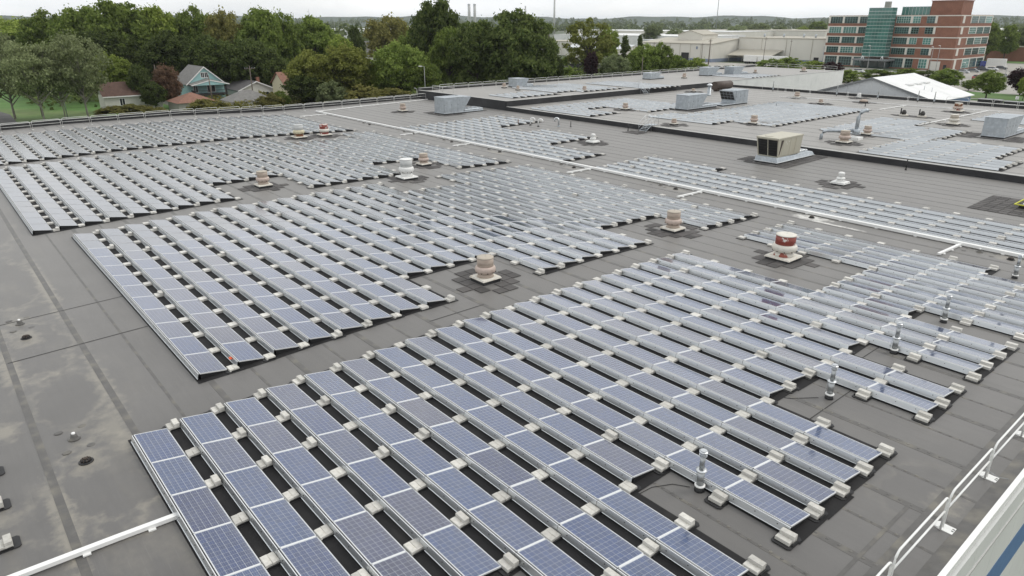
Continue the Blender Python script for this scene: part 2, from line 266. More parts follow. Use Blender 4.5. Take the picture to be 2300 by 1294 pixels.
        lt = n.new('ShaderNodeMath'); lt.operation = 'LESS_THAN'; l.new(vo.outputs['Distance'], lt.inputs[0]); lt.inputs[1].default_value = 0.022
        mx4 = n.new('ShaderNodeMix'); mx4.data_type = 'RGBA'; l.new(lt.outputs[0], mx4.inputs['Factor']); l.new(cur, mx4.inputs[6]); mx4.inputs[7].default_value = (0.55, 0.55, 0.52, 1); cur = mx4.outputs[2]
    l.new(cur, b.inputs['Base Color'])
    MATS[name] = m
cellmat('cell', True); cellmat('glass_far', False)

# ------------------------------------------------------------ mesh helpers
class MB:
    def __init__(s): s.v = []; s.f = []; s.m = []; s.mats = []; s.sm = []
    def mi(s, m):
        if m not in s.mats: s.mats.append(m)
        return s.mats.index(m)
    def poly(s, pts, m, smooth=False):
        b = len(s.v); s.v += [tuple(p) for p in pts]; s.f.append(tuple(range(b, b+len(pts)))); s.m.append(s.mi(m)); s.sm.append(smooth)
    def hexa(s, p, m):      # 8 points: bottom 0-3 ccw, top 4-7
        b = len(s.v); s.v += [tuple(q) for q in p]; k = s.mi(m)
        for f in ((3, 2, 1, 0), (4, 5, 6, 7), (0, 1, 5, 4), (1, 2, 6, 5), (2, 3, 7, 6), (3, 0, 4, 7)):
            s.f.append(tuple(b+i for i in f)); s.m.append(k); s.sm.append(False)
    def box(s, x0, x1, y0, y1, z0, z1, m, rz=0.0, c=None):
        p = [(x0, y0, z0), (x1, y0, z0), (x1, y1, z0), (x0, y1, z0), (x0, y0, z1), (x1, y0, z1), (x1, y1, z1), (x0, y1, z1)]
        if rz:
            cx, cy = c if c else ((x0+x1)/2, (y0+y1)/2); ca, sa = math.cos(rz), math.sin(rz)
            p = [(cx+(x-cx)*ca-(y-cy)*sa, cy+(x-cx)*sa+(y-cy)*ca, z) for x, y, z in p]
        s.hexa(p, m)
    def bev(s, x0, x1, y0, y1, z0, z1, b, m):   # box with chamfered top edges
        s.hexa([(x0, y0, z0), (x1, y0, z0), (x1, y1, z0), (x0, y1, z0), (x0, y0, z1-b), (x1, y0, z1-b), (x1, y1, z1-b), (x0, y1, z1-b)], m)
        s.f.pop(-5); s.m.pop(-5); s.sm.pop(-5)
        q = len(s.v); s.v += [(x0+b, y0+b, z1), (x1-b, y0+b, z1), (x1-b, y1-b, z1), (x0+b, y1-b, z1)]; k = s.mi(m)
        for i in range(4):
            j = (i+1) % 4; s.f.append((q-4+i, q-4+j, q+j, q+i)); s.m.append(k); s.sm.append(False)
        s.f.append((q, q+1, q+2, q+3)); s.m.append(k); s.sm.append(False)
    def tube(s, path, r, n, m, caps=True, smooth=True):
        path = [Vector(p) for p in path]; rs = r if isinstance(r, (list, tuple)) else [r]*len(path); b = len(s.v); k = s.mi(m)
        for i, p in enumerate(path):
            t = (path[min(i+1, len(path)-1)]-path[max(i-1, 0)]).normalized()
            a = t.cross(Vector((0, 0, 1)) if abs(t.z) < 0.95 else Vector((1, 0, 0))).normalized(); c = t.cross(a)
            for j in range(n):
                th = 2*math.pi*j/n; q = p+(a*math.cos(th)+c*math.sin(th))*rs[i]; s.v.append(tuple(q))
        for i in range(len(path)-1):
            for j in range(n):
                j2 = (j+1) % n; s.f.append((b+i*n+j, b+i*n+j2, b+(i+1)*n+j2, b+(i+1)*n+j)); s.m.append(k); s.sm.append(smooth)
        if caps:
            s.f.append(tuple(b+j for j in range(n-1, -1, -1))); s.m.append(k); s.sm.append(False)
            e = b+(len(path)-1)*n; s.f.append(tuple(e+j for j in range(n))); s.m.append(k); s.sm.append(False)
    def lathe(s, prof, n, m, c=(0, 0, 0), smooth=True, sq=False):
        b = len(s.v); k = s.mi(m)
        for r_, z in prof:
            for j in range(n):
                th = 2*math.pi*j/n; s.v.append((c[0]+r_*math.cos(th), c[1]+r_*math.sin(th), c[2]+z))
        for i in range(len(prof)-1):
            for j in range(n):
                j2 = (j+1) % n; s.f.append((b+i*n+j, b+i*n+j2, b+(i+1)*n+j2, b+(i+1)*n+j)); s.m.append(k); s.sm.append(smooth)
        if prof[-1][0] > 1e-4:
            e = b+(len(prof)-1)*n; s.f.append(tuple(e+j for j in range(n))); s.m.append(k); s.sm.append(False)
        if prof[0][0] > 1e-4:
            s.f.append(tuple(b+j for j in range(n-1, -1, -1))); s.m.append(k); s.sm.append(False)
    def mesh(s, name):
        me = bpy.data.meshes.new(name); me.from_pydata(s.v, [], s.f)
        for m in s.mats: me.materials.append(MATS[m])
        me.polygons.foreach_set('material_index', s.m); me.polygons.foreach_set('use_smooth', s.sm); me.update()
        return me
    def build(s, name, parent=None, loc=None, **kw):
        return obj(name, s.mesh(name), parent, loc, **kw)
def obj(name, me, parent=None, loc=None, rot=None, scale=None, label=None, cat=None, group=None, kind=None):
    o = bpy.data.objects.new(name, me); col.objects.link(o)
    if parent: o.parent = parent
    if loc is not None: o.location = loc
    if rot is not None: o.rotation_euler = rot
    if scale is not None: o.scale = scale
    return tag(o, label, cat, group, kind)
def tag(o, label=None, cat=None, group=None, kind=None):
    if label: o['label'] = label
    if cat: o['category'] = cat
    if group: o['group'] = group
    if kind: o['kind'] = kind
    return o
def empty(name, loc, label, cat, group=None, rz=0.0):
    o = bpy.data.objects.new(name, None); col.objects.link(o); o.location = loc; o.rotation_euler = (0, 0, rz); o.empty_display_size = 0.1
    return tag(o, label, cat, group)
def quads_mesh(name, V, mats, midx=None):      # V: (n,4,3) numpy
    n = len(V); me = bpy.data.meshes.new(name)
    me.vertices.add(n*4); me.vertices.foreach_set('co', V.reshape(-1).astype(np.float32))
    me.loops.add(n*4); me.loops.foreach_set('vertex_index', np.arange(n*4, dtype=np.int32))
    me.polygons.add(n); me.polygons.foreach_set('loop_start', np.arange(0, n*4, 4, dtype=np.int32))
    if midx is not None: me.polygons.foreach_set('material_index', midx.astype(np.int32))
    for m in mats: me.materials.append(MATS[m])
    me.update(calc_edges=True); return me
ORD = ['zeroth', 'first', 'second', 'third', 'fourth', 'fifth', 'sixth', 'seventh', 'eighth', 'ninth', 'tenth', 'eleventh', 'twelfth', 'thirteenth', 'fourteenth', 'fifteenth', 'sixteenth', 'seventeenth', 'eighteenth', 'nineteenth', 'twentieth'] + ['twenty-'+w for w in ('first', 'second', 'third', 'fourth', 'fifth', 'sixth', 'seventh', 'eighth', 'ninth')] + ['thirtieth']
def inframe(p, mx=1.03):
    d = Vector(p)-CAM; w = d.dot(FW)
    if w < 0.1: return False
    return abs(d.dot(RT)/w*1549.18/1150) < mx and abs(d.dot(UP)/w*1549.18/647) < mx
rnd = random.Random(7)

# ------------------------------------------------------------ the roof
U = 1.98; RP = 1.44342
NY = [-45, -2.887, 11.547, 24.538, 38.972, 43.0, 65.6]
NZ = [0.60, 0.05, 0.378, 0.3595, -0.148, -0.125, 0.05]
def zr(y): return float(np.interp(y, NY, NZ))
ZU, ZT = 0.6, 1.3              # upper deck, tall tier
XL, XE, YS, YF = -84.0, 18.75, 65.6, 121.0
XT = -60.0                     # edge of the tall tier
b = MB()
for i in range(len(NY)-1):
    b.poly([(XL, NY[i], NZ[i]), (XE, NY[i], NZ[i]), (XE, NY[i+1], NZ[i+1]), (XL, NY[i+1], NZ[i+1])], 'roof')
roof = b.build('roof_deck', kind='structure')
# lap seams, raised a few millimetres; one mesh per seam, children of the deck
yy = -2.35; k = 0
seam_y = [-2.35] + [0.15+2.985*i for i in range(0, 22)]
for y in seam_y:
    b = MB(); w = 0.11
    b.box(XL+0.6, XE-0.3, -w, w, -0.01, 0.005, 'seam'); b.build('lap_seam', roof, (0, y, zr(y)))
for i in range(21):
    y = 0.15+2.985*i+1.5; b = MB(); b.box(XL+0.6, XE-0.3, -0.05, 0.05, -0.01, 0.004, 'seam'); b.build('lap_seam', roof, (0, y, zr(y)))
b = MB()      # rows of fastener plates telegraphing through the lap seams near the right edge
for q in range(22):
    y = 0.15+1.4925*q+.035
    for i in range(34):
        x = 8.3+.3*i+((q*37 % 11)-5)*.02
        if 2.5 < y < 34: b.lathe([(.055, 0), (.04, .007), (.001, .009)], 7, 'seam', (x, y, zr(y)+.003))
b.build('fastener_plates', roof, kind='stuff')
def strip_y(x, y0, y1, w, m, name, parent, dz=0.004):   # strip running along Y on the folded deck
    ys = [y0]+[q for q in NY if y0 < q < y1]+[y1]; b = MB()
    for i in range(len(ys)-1):
        b.poly([(x-w, ys[i], zr(ys[i])+dz), (x+w, ys[i], zr(ys[i])+dz), (x+w, ys[i+1], zr(ys[i+1])+dz), (x-w, ys[i+1], zr(ys[i+1])+dz)], m)
    b.build(name, parent)
for x, y0, y1, w in ((-13.85, -12, 2.9, 0.03), (-9.25, -2.4, 2.9, 0.035), (-42.0, -12, 0.2, 0.03), (9.5, -9, -2.4, 0.03), (17.3, 9.2, 15.1, 0.05), (17.75, -10, 62, 0.09), (-1.3, 12.1, 15.1, 0.03), (13.4, 16, 20.5, 0.02), (12.5, 22, 24.6, 0.02)):
    strip_y(x, y0, y1, w, 'joint' if w < 0.04 else 'seam', 'cross_joint', roof, 0.007)
# upper deck and tall tier
b = MB(); b.poly([(XT, YS, ZU), (60, YS, ZU), (60, YF, ZU), (XT, YF, ZU)], 'updeck'); updeck = b.build('roof_upper_deck', kind='structure')
for i in range(18):
    y = YS+1.3+2.985*i; b = MB(); b.box(XT+0.3, 40, -0.09, 0.09, -0.01, 0.005, 'seam'); b.build('lap_seam', updeck, (0, y, ZU))
b = MB(); b.poly([(XL, YS, ZT), (XT, YS, ZT), (XT, 173, ZT), (XL, 173, ZT)], 'updeck'); tier = b.build('roof_tier_deck', kind='structure')
# step walls
b = MB(); b.box(XT, 60, YS-0.06, YS+0.0, -0.6, ZU+0.02, 'blackwall'); b.box(XT, 60, YS-0.11, YS-0.06, -0.6, 0.17, 'blackwall')
wall = b.build('step_wall', label='low black step wall running across the roof below the upper deck', cat='wall')
b = MB(); b.box(XT, 60, YS-0.10, YS+0.22, ZU+0.02, ZU+0.06, 'coping'); b.build('coping', wall)
b = MB(); b.box(XL, XT-0.001, YS-0.08, YS+0.12, -0.6, ZT+0.14, 'blackwall'); w2 = b.build('tier_wall', label='tall black wall of the raised roof section, facing the front arrays', cat='wall')
b = MB(); b.box(XL-0.02, XT+0.02, YS-0.13, YS+0.2, ZT+0.14, ZT+0.18, 'coping'); b.build('coping', w2)
b = MB(); b.box(XT-0.12, XT+0.08, YS-0.08, YF+.2, -0.6, ZT+0.14, 'blackwall'); w3 = b.build('tier_wall', label='tall black wall of the raised roof section, receding beside the upper deck', cat='wall')
b = MB(); b.box(XT-0.2, XT+0.12, YS+0.22, 173, ZT+0.141, ZT+0.181, 'coping'); b.build('coping', w3)
wt = empty('tier_side_wall', (XT, YF+.25, -7), 'white clad side wall of the raised section beyond the upper deck', 'wall')
for i in range(17):
    b = MB(); b.box(-.12, .06, i*3.05+.01, i*3.05+3.04, 0, 8.42, 'membrane_white'); b.build('wall_panel', wt)
# left parapet (main roof, tier) and far parapets
b = MB()
ys = NY[:]
for i in range(len(ys)-1):
    y0, y1, z0, z1 = ys[i], min(ys[i+1], YS-0.1), NZ[i], NZ[i+1]
    b.hexa([(XL-0.3, y0, -7.2), (XL, y0, -7.2), (XL, y1, -7.2), (XL-0.3, y1, -7.2), (XL-0.3, y0, z0+0.58), (XL, y0, z0+0.58), (XL, y1, z1+0.58), (XL-0.3, y1, z1+0.58)], 'blackwall')
par = b.build('parapet', label='black parapet along the left edge of the roof behind the guardrail', cat='parapet')
b = MB()
for i in range(len(ys)-1):
    y0, y1, z0, z1 = ys[i], min(ys[i+1], YS-0.1), NZ[i]+0.58, NZ[i+1]+0.58
    b.hexa([(XL-0.34, y0, z0), (XL+0.03, y0, z0), (XL+0.03, y1, z1), (XL-0.34, y1, z1), (XL-0.34, y0, z0+0.04), (XL+0.03, y0, z0+0.04), (XL+0.03, y1, z1+0.04), (XL-0.34, y1, z1+0.04)], 'coping')
b.build('coping', par)
b = MB(); b.box(XL-0.3, XL, YS, 173, -7.2, ZT+0.45, 'blackwall'); par2 = b.build('parapet', label='black parapet along the far edge of the raised roof section', cat='parapet')
b = MB(); b.box(XL-0.34, XL+0.03, YS+0.21, 173, ZT+0.45, ZT+0.49, 'coping'); b.build('coping', par2)
b = MB(); b.box(-60, 60, YF, YF+0.25, -7.2, ZU+0.42, 'blackwall'); par3 = b.build('parapet', label='black parapet along the far edge of the upper deck', cat='parapet')
b = MB(); b.box(-60, 60, YF-0.03, YF+0.28, ZU+0.42, ZU+0.45, 'coping'); b.build('coping', par3)
# near edge: gravel stop, coping and the white outer wall with its blue stripe
b = MB()
for i in range(len(NY)-1):
    y0, y1, z0, z1 = NY[i], NY[i+1], NZ[i], NZ[i+1]
    b.poly([(18.45, y0, z0+0.006), (18.82, y0, z0+0.10), (18.82, y1, z1+0.10), (18.45, y1, z1+0.006)], 'seam')
    b.hexa([(18.82, y0, z0-0.1), (18.95, y0, z0-0.1), (18.95, y1, z1-0.1), (18.82, y1, z1-0.1), (18.82, y0, z0+0.13), (18.95, y0, z0+0.13), (18.95, y1, z1+0.13), (18.82, y1, z1+0.13)], 'pvc')
edge = b.build('roof_edge', label='white metal edge trim along the right side of the roof', cat='roof edge')
b = MB()
wallR = empty('outer_wall', (19.0, 0, -7), 'white panelled outer wall with a blue stripe at the lower right corner', 'wall')
for i in range(55):
    y0 = -45+i*2.0; p = MB(); p.box(-0.35, 0.02, y0+0.006, y0+1.994, 0, 6.85+zr(y0)*0.9, 'wallwhite'); p.build('wall_panel', wallR)
b = MB(); b.box(0.02, 0.026, -45, 65, 3.55, 4.85, 'stripe'); b.build('stripe', wallR)
b = MB(); b.box(0.02, 0.05, -45, 65, 6.35, 6.43, 'coping'); b.build('drip_rail', wallR)

# ------------------------------------------------------------ solar arrays
# (name in words, x0, y0, base z function, rows: (k, u0, u1), row word offset)
def span(*a):
    o = []
    for ks, u0, u1 in a:
        for k in ks: o.append((k, u0, u1))
    return sorted(o)
r_ = lambda a, b_: range(a, b_+1)
BLOCKS = [
 ('front array', 0.0, 0.0, zr, span((r_(0, 3), 0, 6), (r_(4, 6), 0, 8), ((7,), 0, 6), (r_(8, 11), 0, 8), ((12, 13), 0, 6), ((14, 15), 0, 8), ((16,), 0, 6), (r_(17, 19), 0, 8), ((20,), 4, 6), (r_(21, 23), 4, 8), (r_(24, 26), 0, 8), ((27,), 0, 6))),
 ('middle array', -13.364*U, 0.0, zr, span((r_(2, 9), 0, 12), (r_(10, 13), 0, 10), (r_(14, 16), 0, 12), (r_(17, 19), 2, 12), ((20,), 2, 10), (r_(21, 23), 0, 10), (r_(24, 27), 0, 12))),
 ('left array', -27.665*U, -0.2236*RP, zr, span((r_(1, 9), 0, 13), (r_(10, 13), 0, 10), (r_(14, 18), 0, 13), ((19, 24), 2, 13), (r_(20, 23), 2, 10), (r_(25, 27), 0, 13))),
 ('far left array', -39.048*U, 0.0, zr, span((r_(1, 26), 0, 10))),
 ('back array', -55.34, 44.05, zr, span((r_(0, 3), 0, 15), (r_(4, 6), 0, 11), ((7, 8), 0, 4), ((7, 8), 7, 11), (r_(9, 11), 0, 4))),
 ('conduit array', -21.3, 44.05, zr, span((r_(0, 4), 0, 19), ((5,), 0, 4))),
 ('upper array', -55.6, 66.75, lambda y: ZU, span((r_(0, 3), 0, 6), (r_(4, 6), 0, 3), (r_(7, 14), 0, 7))),
 ('upper array', -38.3, 66.75, lambda y: ZU, span((r_(4, 6), 0, 5), ((7,), 0, 8), (r_(8, 24), 1, 8))),
 ('upper array', -17.4, 66.75, lambda y: ZU, span((r_(8, 15), 0, 6), (r_(16, 19), 0, 3))),
 ('upper array', -7.65, 66.75, lambda y: ZU, span((r_(0, 3), 0, 6), (r_(4, 7), 0, 5), (r_(8, 9), 1, 5))),
 ('upper array', -8.9, 66.75, lambda y: ZU, span((r_(24, 30), 0, 6))),
 ('tier array', -77.3, 69.9, lambda y: ZT, span((r_(0, 6), 4, 7), (r_(8, 10), 0, 6), (r_(11, 17), 0, 7), (r_(20, 25), 1, 9))),
 ('tier array', -77.3, 69.9, lambda y: ZT, span((r_(45, 52), 3, 8))),
]
TILT = R(9.0); PW = 0.985; ZH = 0.265
ct, st_ = math.cos(TILT), math.sin(TILT)
def sl(y, dz=0.0): return (y*ct+dz*st_, ZH-y*st_+dz*ct)      # along the slope -> (Y, Z)
PX0, PX1 = 0.0125, 1.9675
# shared part meshes of one panel
b = MB()
def fbar(x0, x1, a0, a1, t=0.038):
    ya, za = sl(a0, -t); yb, zb = sl(a1, -t); yc, zc = sl(a1, 0.004); yd, zd = sl(a0, 0.004)
    b.hexa([(x0, ya, za), (x1, ya, za), (x1, yb, zb), (x0, yb, zb), (x0, yd, zd), (x1, yd, zd), (x1, yc, zc), (x0, yc, zc)], 'alu')
fw_ = 0.017
fbar(PX0, PX1, 0.0, fw_); fbar(PX0, PX1, PW-fw_, PW); fbar(PX0, PX0+fw_, fw_, PW-fw_); fbar(PX1-fw_, PX1, fw_, PW-fw_)
ME_frame = b.mesh('frame')
# backsheet + cells live in a tilted local frame so that local y runs up the glass
b = MB(); b.poly([(PX0+fw_, fw_, -0.002), (PX1-fw_, fw_, -0.002), (PX1-fw_, PW-fw_, -0.002), (PX0+fw_, PW-fw_, -0.002)], 'backsheet')
b.poly([(PX0+fw_, PW-fw_, -0.03), (PX1-fw_, PW-fw_, -0.03), (PX1-fw_, fw_, -0.03), (PX0+fw_, fw_, -0.03)], 'tray'); ME_back = b.mesh('laminate')
b = MB(); cx0, cx1 = PX0+fw_+0.012, PX1-fw_-0.012; cy0, cy1 = fw_+0.010, PW-fw_-0.010; dx, dy = (cx1-cx0)/12, (cy1-cy0)/6; g = 0.0045
for i in range(12):
    for j in range(6):
        x0, x1, y0, y1 = cx0+i*dx+g, cx0+(i+1)*dx-g, cy0+j*dy+g, cy0+(j+1)*dy-g
        b.poly([(x0, y0, 0), (x1, y0, 0), (x1, y1, 0), (x0, y1, 0)], 'cell')
ME_cells = b.mesh('cells')
b = MB()
pr = [(-0.034, 0.256), (-0.056, 0.256), (-0.060, 0.243), (-0.102, 0.062), (-0.118, 0.055)]
for i in range(len(pr)-1): b.poly([(0.006, pr[i+1][0], pr[i+1][1]), (1.974, pr[i+1][0], pr[i+1][1]), (1.974, pr[i][0], pr[i][1]), (0.006, pr[i][0], pr[i][1])], 'alu' if i < 1 else 'deflector')
for x in (0.35, 0.99, 1.63):
    b.box(x-0.012, x+0.012, -0.088, -0.070, 0.17, 0.19, 'tray')
b.poly([(0.006, -.034, .246), (1.974, -.034, .246), (1.974, .002, .238), (0.006, .002, .238)], 'tray')  # dark strip: shade of the open slot behind the lip, put in as colour
ME_defl = b.mesh('wind_deflector')
b = MB()      # clamp rail bridging the joint at the low-u end, under the frame
b.box(-0.022, 0.022, 0.03, 0.95, 0.0, 0.022, 'alu'); ME_clip = b.mesh('joint_strip')
# black end feet
b = MB()
for x in (1.93,): b.hexa([(x-0.03, 0.02, 0.012), (x+0.03, 0.02, 0.012), (x+0.03, 0.95, 0.012), (x-0.03, 0.95, 0.012), (x-0.03, 0.02, 0.205), (x+0.03, 0.02, 0.205), (x+0.03, 0.95, 0.06), (x-0.03, 0.95, 0.06)], 'tray')
ME_foot = b.mesh('support')
tl_mat = Matrix.Rotation(-TILT, 4, 'X')

panels = []; spots = []
for bi, (bn, x0, y0, zf, rows) in enumerate(BLOCKS):
    ks = sorted(set(k for k, _, _ in rows)); has = {}
    for k, u0, u1 in rows:
        has.setdefault(k, []).append((u0, u1))
        for u in range(u0, u1): panels.append((bi, k, u, x0+u*U, y0+k*RP, zf(y0+k*RP), u1-1-u, ks.index(k)))
    for k in ks:
        js = {}
        for u0, u1 in has[k]:
            for u in range(u0, u1+1): js[u] = (u in (u0, u1))
        for u0, u1 in has.get(k+1, []):
            for u in range(u0, u1+1): js.setdefault(u, u in (u0, u1))
        for u, end in js.items(): spots.append((bi, k, u, x0+u*U, y0+k*RP, zf(y0+k*RP+1.2), end, max(q[1] for q in has[k])))
def dist(p): return (Vector(p)-CAM).length
vis = sorted([p for p in panels if inframe((p[3]+1, p[4]+0.5, p[5]+0.2), 1.08)], key=lambda p: dist((p[3]+1, p[4]+0.5, p[5]+0.2)))
near = set((p[0], p[1], p[2]) for p in vis[:300])
far = []
for p in panels:
    bi, k, u, x, y, z, fe, rk = p
    if (bi, k, u) not in near: far.append(p); continue
    bn = BLOCKS[bi][0]
    lab = 'blue solar panel, %s from near end, %s row from left, %s' % (ORD[fe+1], ORD[rk+1], bn)
    e = empty('solar_panel', (x, y, z), lab, 'solar panel', 'solar panels of the '+bn)
    jit = R(rnd.gauss(0, 0.3)); e.rotation_euler = (jit, R(rnd.gauss(0, 0.12)), 0)
    obj('frame', ME_frame, e)
    lm = obj('laminate', ME_back, e); lm.matrix_local = Matrix.Translation((0, 0, ZH)) @ tl_mat
    c = obj('cells', ME_cells, e, kind='stuff'); c.matrix_local = Matrix.Translation((0, 0, ZH+0.001)) @ tl_mat
    obj('wind_deflector', ME_defl, e)
    obj('support', ME_foot, e)
    if u > 0: obj('joint_strip', ME_clip, e).matrix_local = Matrix.Translation((0, 0, ZH-0.012)) @ tl_mat
# remaining panels: one mass (glass, frame border, deflector)
Q = []; MI = []
def addq(pts, mi): Q.append(pts); MI.append(mi)
for bi, k, u, x, y, z, fe, rk in far:
    dzr = rnd.gauss(0, 0.004)
    def S(px, a, dz=0.0):
        yy_, zz_ = sl(a, dz); return (x+px, y+yy_, z+zz_+dzr*(a-0.5))
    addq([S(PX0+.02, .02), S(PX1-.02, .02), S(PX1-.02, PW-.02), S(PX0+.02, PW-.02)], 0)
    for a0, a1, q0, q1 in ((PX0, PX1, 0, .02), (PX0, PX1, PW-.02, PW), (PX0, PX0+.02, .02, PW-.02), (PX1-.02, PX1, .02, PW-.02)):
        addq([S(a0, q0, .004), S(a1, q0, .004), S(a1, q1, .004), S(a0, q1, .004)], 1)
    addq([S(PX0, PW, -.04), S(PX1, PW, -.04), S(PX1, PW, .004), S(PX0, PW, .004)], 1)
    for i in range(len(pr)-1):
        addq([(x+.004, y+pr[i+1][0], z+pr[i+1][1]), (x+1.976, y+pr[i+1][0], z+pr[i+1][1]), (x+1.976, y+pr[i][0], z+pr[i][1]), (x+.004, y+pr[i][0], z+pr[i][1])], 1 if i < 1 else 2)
    addq([(x+.004, y-.034, z+.246), (x+1.976, y-.034, z+.246), (x+1.976, y+.002, z+.238), (x+.004, y+.002, z+.238)], 3)  # same slot strip, its shade given as dark colour
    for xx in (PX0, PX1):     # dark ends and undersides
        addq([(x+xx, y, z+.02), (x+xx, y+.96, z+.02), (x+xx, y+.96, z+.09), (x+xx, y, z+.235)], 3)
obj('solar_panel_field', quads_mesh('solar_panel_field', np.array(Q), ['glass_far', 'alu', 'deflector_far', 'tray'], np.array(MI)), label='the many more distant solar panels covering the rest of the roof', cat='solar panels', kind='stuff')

# ballast blocks: two laid side by side in every gap at each panel joint, a third stacked towards the edges
BX, BY, BZ = 0.39, 0.175, 0.095
b = MB(); b.bev(-BX/2, BX/2, 0, BY, 0, BZ, 0.008, 'concrete'); ME_block = b.mesh('ballast_block')
b = MB(); tp = [(-.27, -.06), (-.2, -.12), (.2, -.12), (.27, -.06), (.27, .46), (.2, .52), (-.2, .52), (-.27, .46)]
n = len(b.v); b.v += [(x, y, 0.008) for x, y in tp]+[(x*.97, y, 0.03) for x, y in tp]
for i in range(8): b.f.append((n+i, n+(i+1) % 8, n+8+(i+1) % 8, n+8+i)); b.m.append(b.mi('tray')); b.sm.append(False)
b.f.append(tuple(n+8+i for i in range(8))); b.m.append(0); b.sm.append(False)
for s_ in (-1, 1): b.box(s_*.235-.015, s_*.235+.015, .05, .35, .03, .075, 'tray')
ME_tray = b.mesh('ballast_tray')
items = []
for bi, k, u, x, y, z, end, um in spots:
    x += rnd.gauss(0, 0.02)
    yb = y+0.985+rnd.gauss(0, 0.012)
    main = bi <= 1
    stack = (end and rnd.random() < (0.75 if bi == 0 else 0.4)) or (bi == 0 and k >= 3 and u >= um-1 and rnd.random() < 0.85) or (bi <= 1 and k <= 4 and u <= 3 and rnd.random() < 0.4) or rnd.random() < 0.04
    for j in range(3 if stack else 2):
        jj = j if j < 2 else 1
        items.append((bi, k, u, j, x+rnd.gauss(0, .008), yb+jj*(BY+.004), z+0.034+(BZ+.002)*(j == 2), rnd.gauss(0, .02), end))
    items.append((bi, k, u, 'tray', x, yb, z, 0.0, end))
for q, (x, y) in enumerate([(2.9, -3.5), (0.93, -3.5), (-1.0, -3.45)]):     # row ends of an array just outside the left frame edge
    for j in range(3): items.append((13, q, 0, j, x, y-.42+(min(j, 1))*(BY+.004), zr(y)+.034+(BZ+.002)*(j == 2), 0.0, True))
    items.append((13, q, 0, 'tray', x, y-.42, zr(y), 0.0, True))
BLOCKS.append(('side array', 0, 0, zr, [(0, 0, 1), (1, 0, 1), (2, 0, 1)]))
blk = [i for i in items if i[3] != 'tray']; vis = sorted([i for i in blk if inframe((i[4], i[5], i[6]))], key=lambda i: dist((i[4], i[5], i[6])))
nearb = set(i[:4] for i in vis[:300]); nears = set(i[:3] for i in vis[:300]); trays = 0
farQ = []; farM = []
def fbox(x0, x1, y0, y1, z0, z1, mi):
    p = [(x0, y0, z0), (x1, y0, z0), (x1, y1, z0), (x0, y1, z0), (x0, y0, z1), (x1, y0, z1), (x1, y1, z1), (x0, y1, z1)]
    for f in ((4, 5, 6, 7), (0, 1, 5, 4), (1, 2, 6, 5), (2, 3, 7, 6), (3, 0, 4, 7)): farQ.append([p[q] for q in f]); farM.append(mi)
for bi, k, u, j, x, y, z, rz, end in items:
    bn = BLOCKS[bi][0]; ks = sorted(set(q[0] for q in BLOCKS[bi][4])); rk = ks.index(k)
    if j == 'tray':
        if (bi, k, u) in nears: obj('ballast_tray', ME_tray, None, (x, y, z+.004), label='black tray under ballast, %s joint from far end, gap after %s row, %s' % (ORD[u+1], ORD[rk+1], bn), cat='tray', group='ballast trays of the '+bn)
        elif end: fbox(x-.26, x+.26, y-.1, y+.5, z+.006, z+.03, 1)
        continue
    if (bi, k, u, j) in nearb:
        wh = {0: 'concrete block by panel edge', 1: 'concrete block by deflector', 2: 'concrete block stacked on top'}[j]
        obj('ballast_block', ME_block, None, (x, y, z), (0, 0, rz), label='%s, %s joint from far end, gap after %s row, %s' % (wh, ORD[u+1], ORD[rk+1], bn), cat='concrete block', group='ballast blocks of the '+bn)
    else: fbox(x-BX/2, x+BX/2, y, y+BY, z, z+BZ, 0)
obj('ballast_block_field', quads_mesh('ballast_block_field', np.array(farQ), ['concrete_far', 'tray'], np.array(farM)), label='the many more distant concrete ballast blocks between the panel rows', cat='concrete blocks', kind='stuff')

# black slip sheets under each array
BLOCKS.pop()
for bi, (bn, x0, y0, zf, rows) in enumerate(BLOCKS):
    b = MB(); ks = set(k for k, _, _ in rows)
    for k, u0, u1 in rows:
        ya = y0+k*RP-0.16; yb_ = y0+k*RP-0.16+RP
        if k+1 not in ks: yb_ = y0+k*RP+1.22
        e0, e1 = x0+u0*U-0.22-rnd.random()*.1, x0+u1*U+0.22+rnd.random()*.14
        b.poly([(e0, ya, zf(ya)+.014), (e1, ya, zf(ya)+.014), (e1+rnd.gauss(0, .03), yb_, zf(yb_)+.014), (e0+rnd.gauss(0, .03), yb_, zf(yb_)+.014)], 'mat')
    where = {0: 'front array', 1: 'middle array', 2: 'left array', 3: 'far left array', 4: 'back array beyond the conduit', 5: 'array along the white conduit', 6: 'upper array by the tall wall', 7: 'upper array beside the grey air units', 8: 'upper array in the deck middle', 9: 'upper array at the step wall', 10: 'upper array behind the big grey unit', 11: 'arrays on the raised section', 12: 'farthest array on the raised section'}[bi]
    b.build('slip_sheet', label='black slip sheet lying under the '+where, cat='mat')

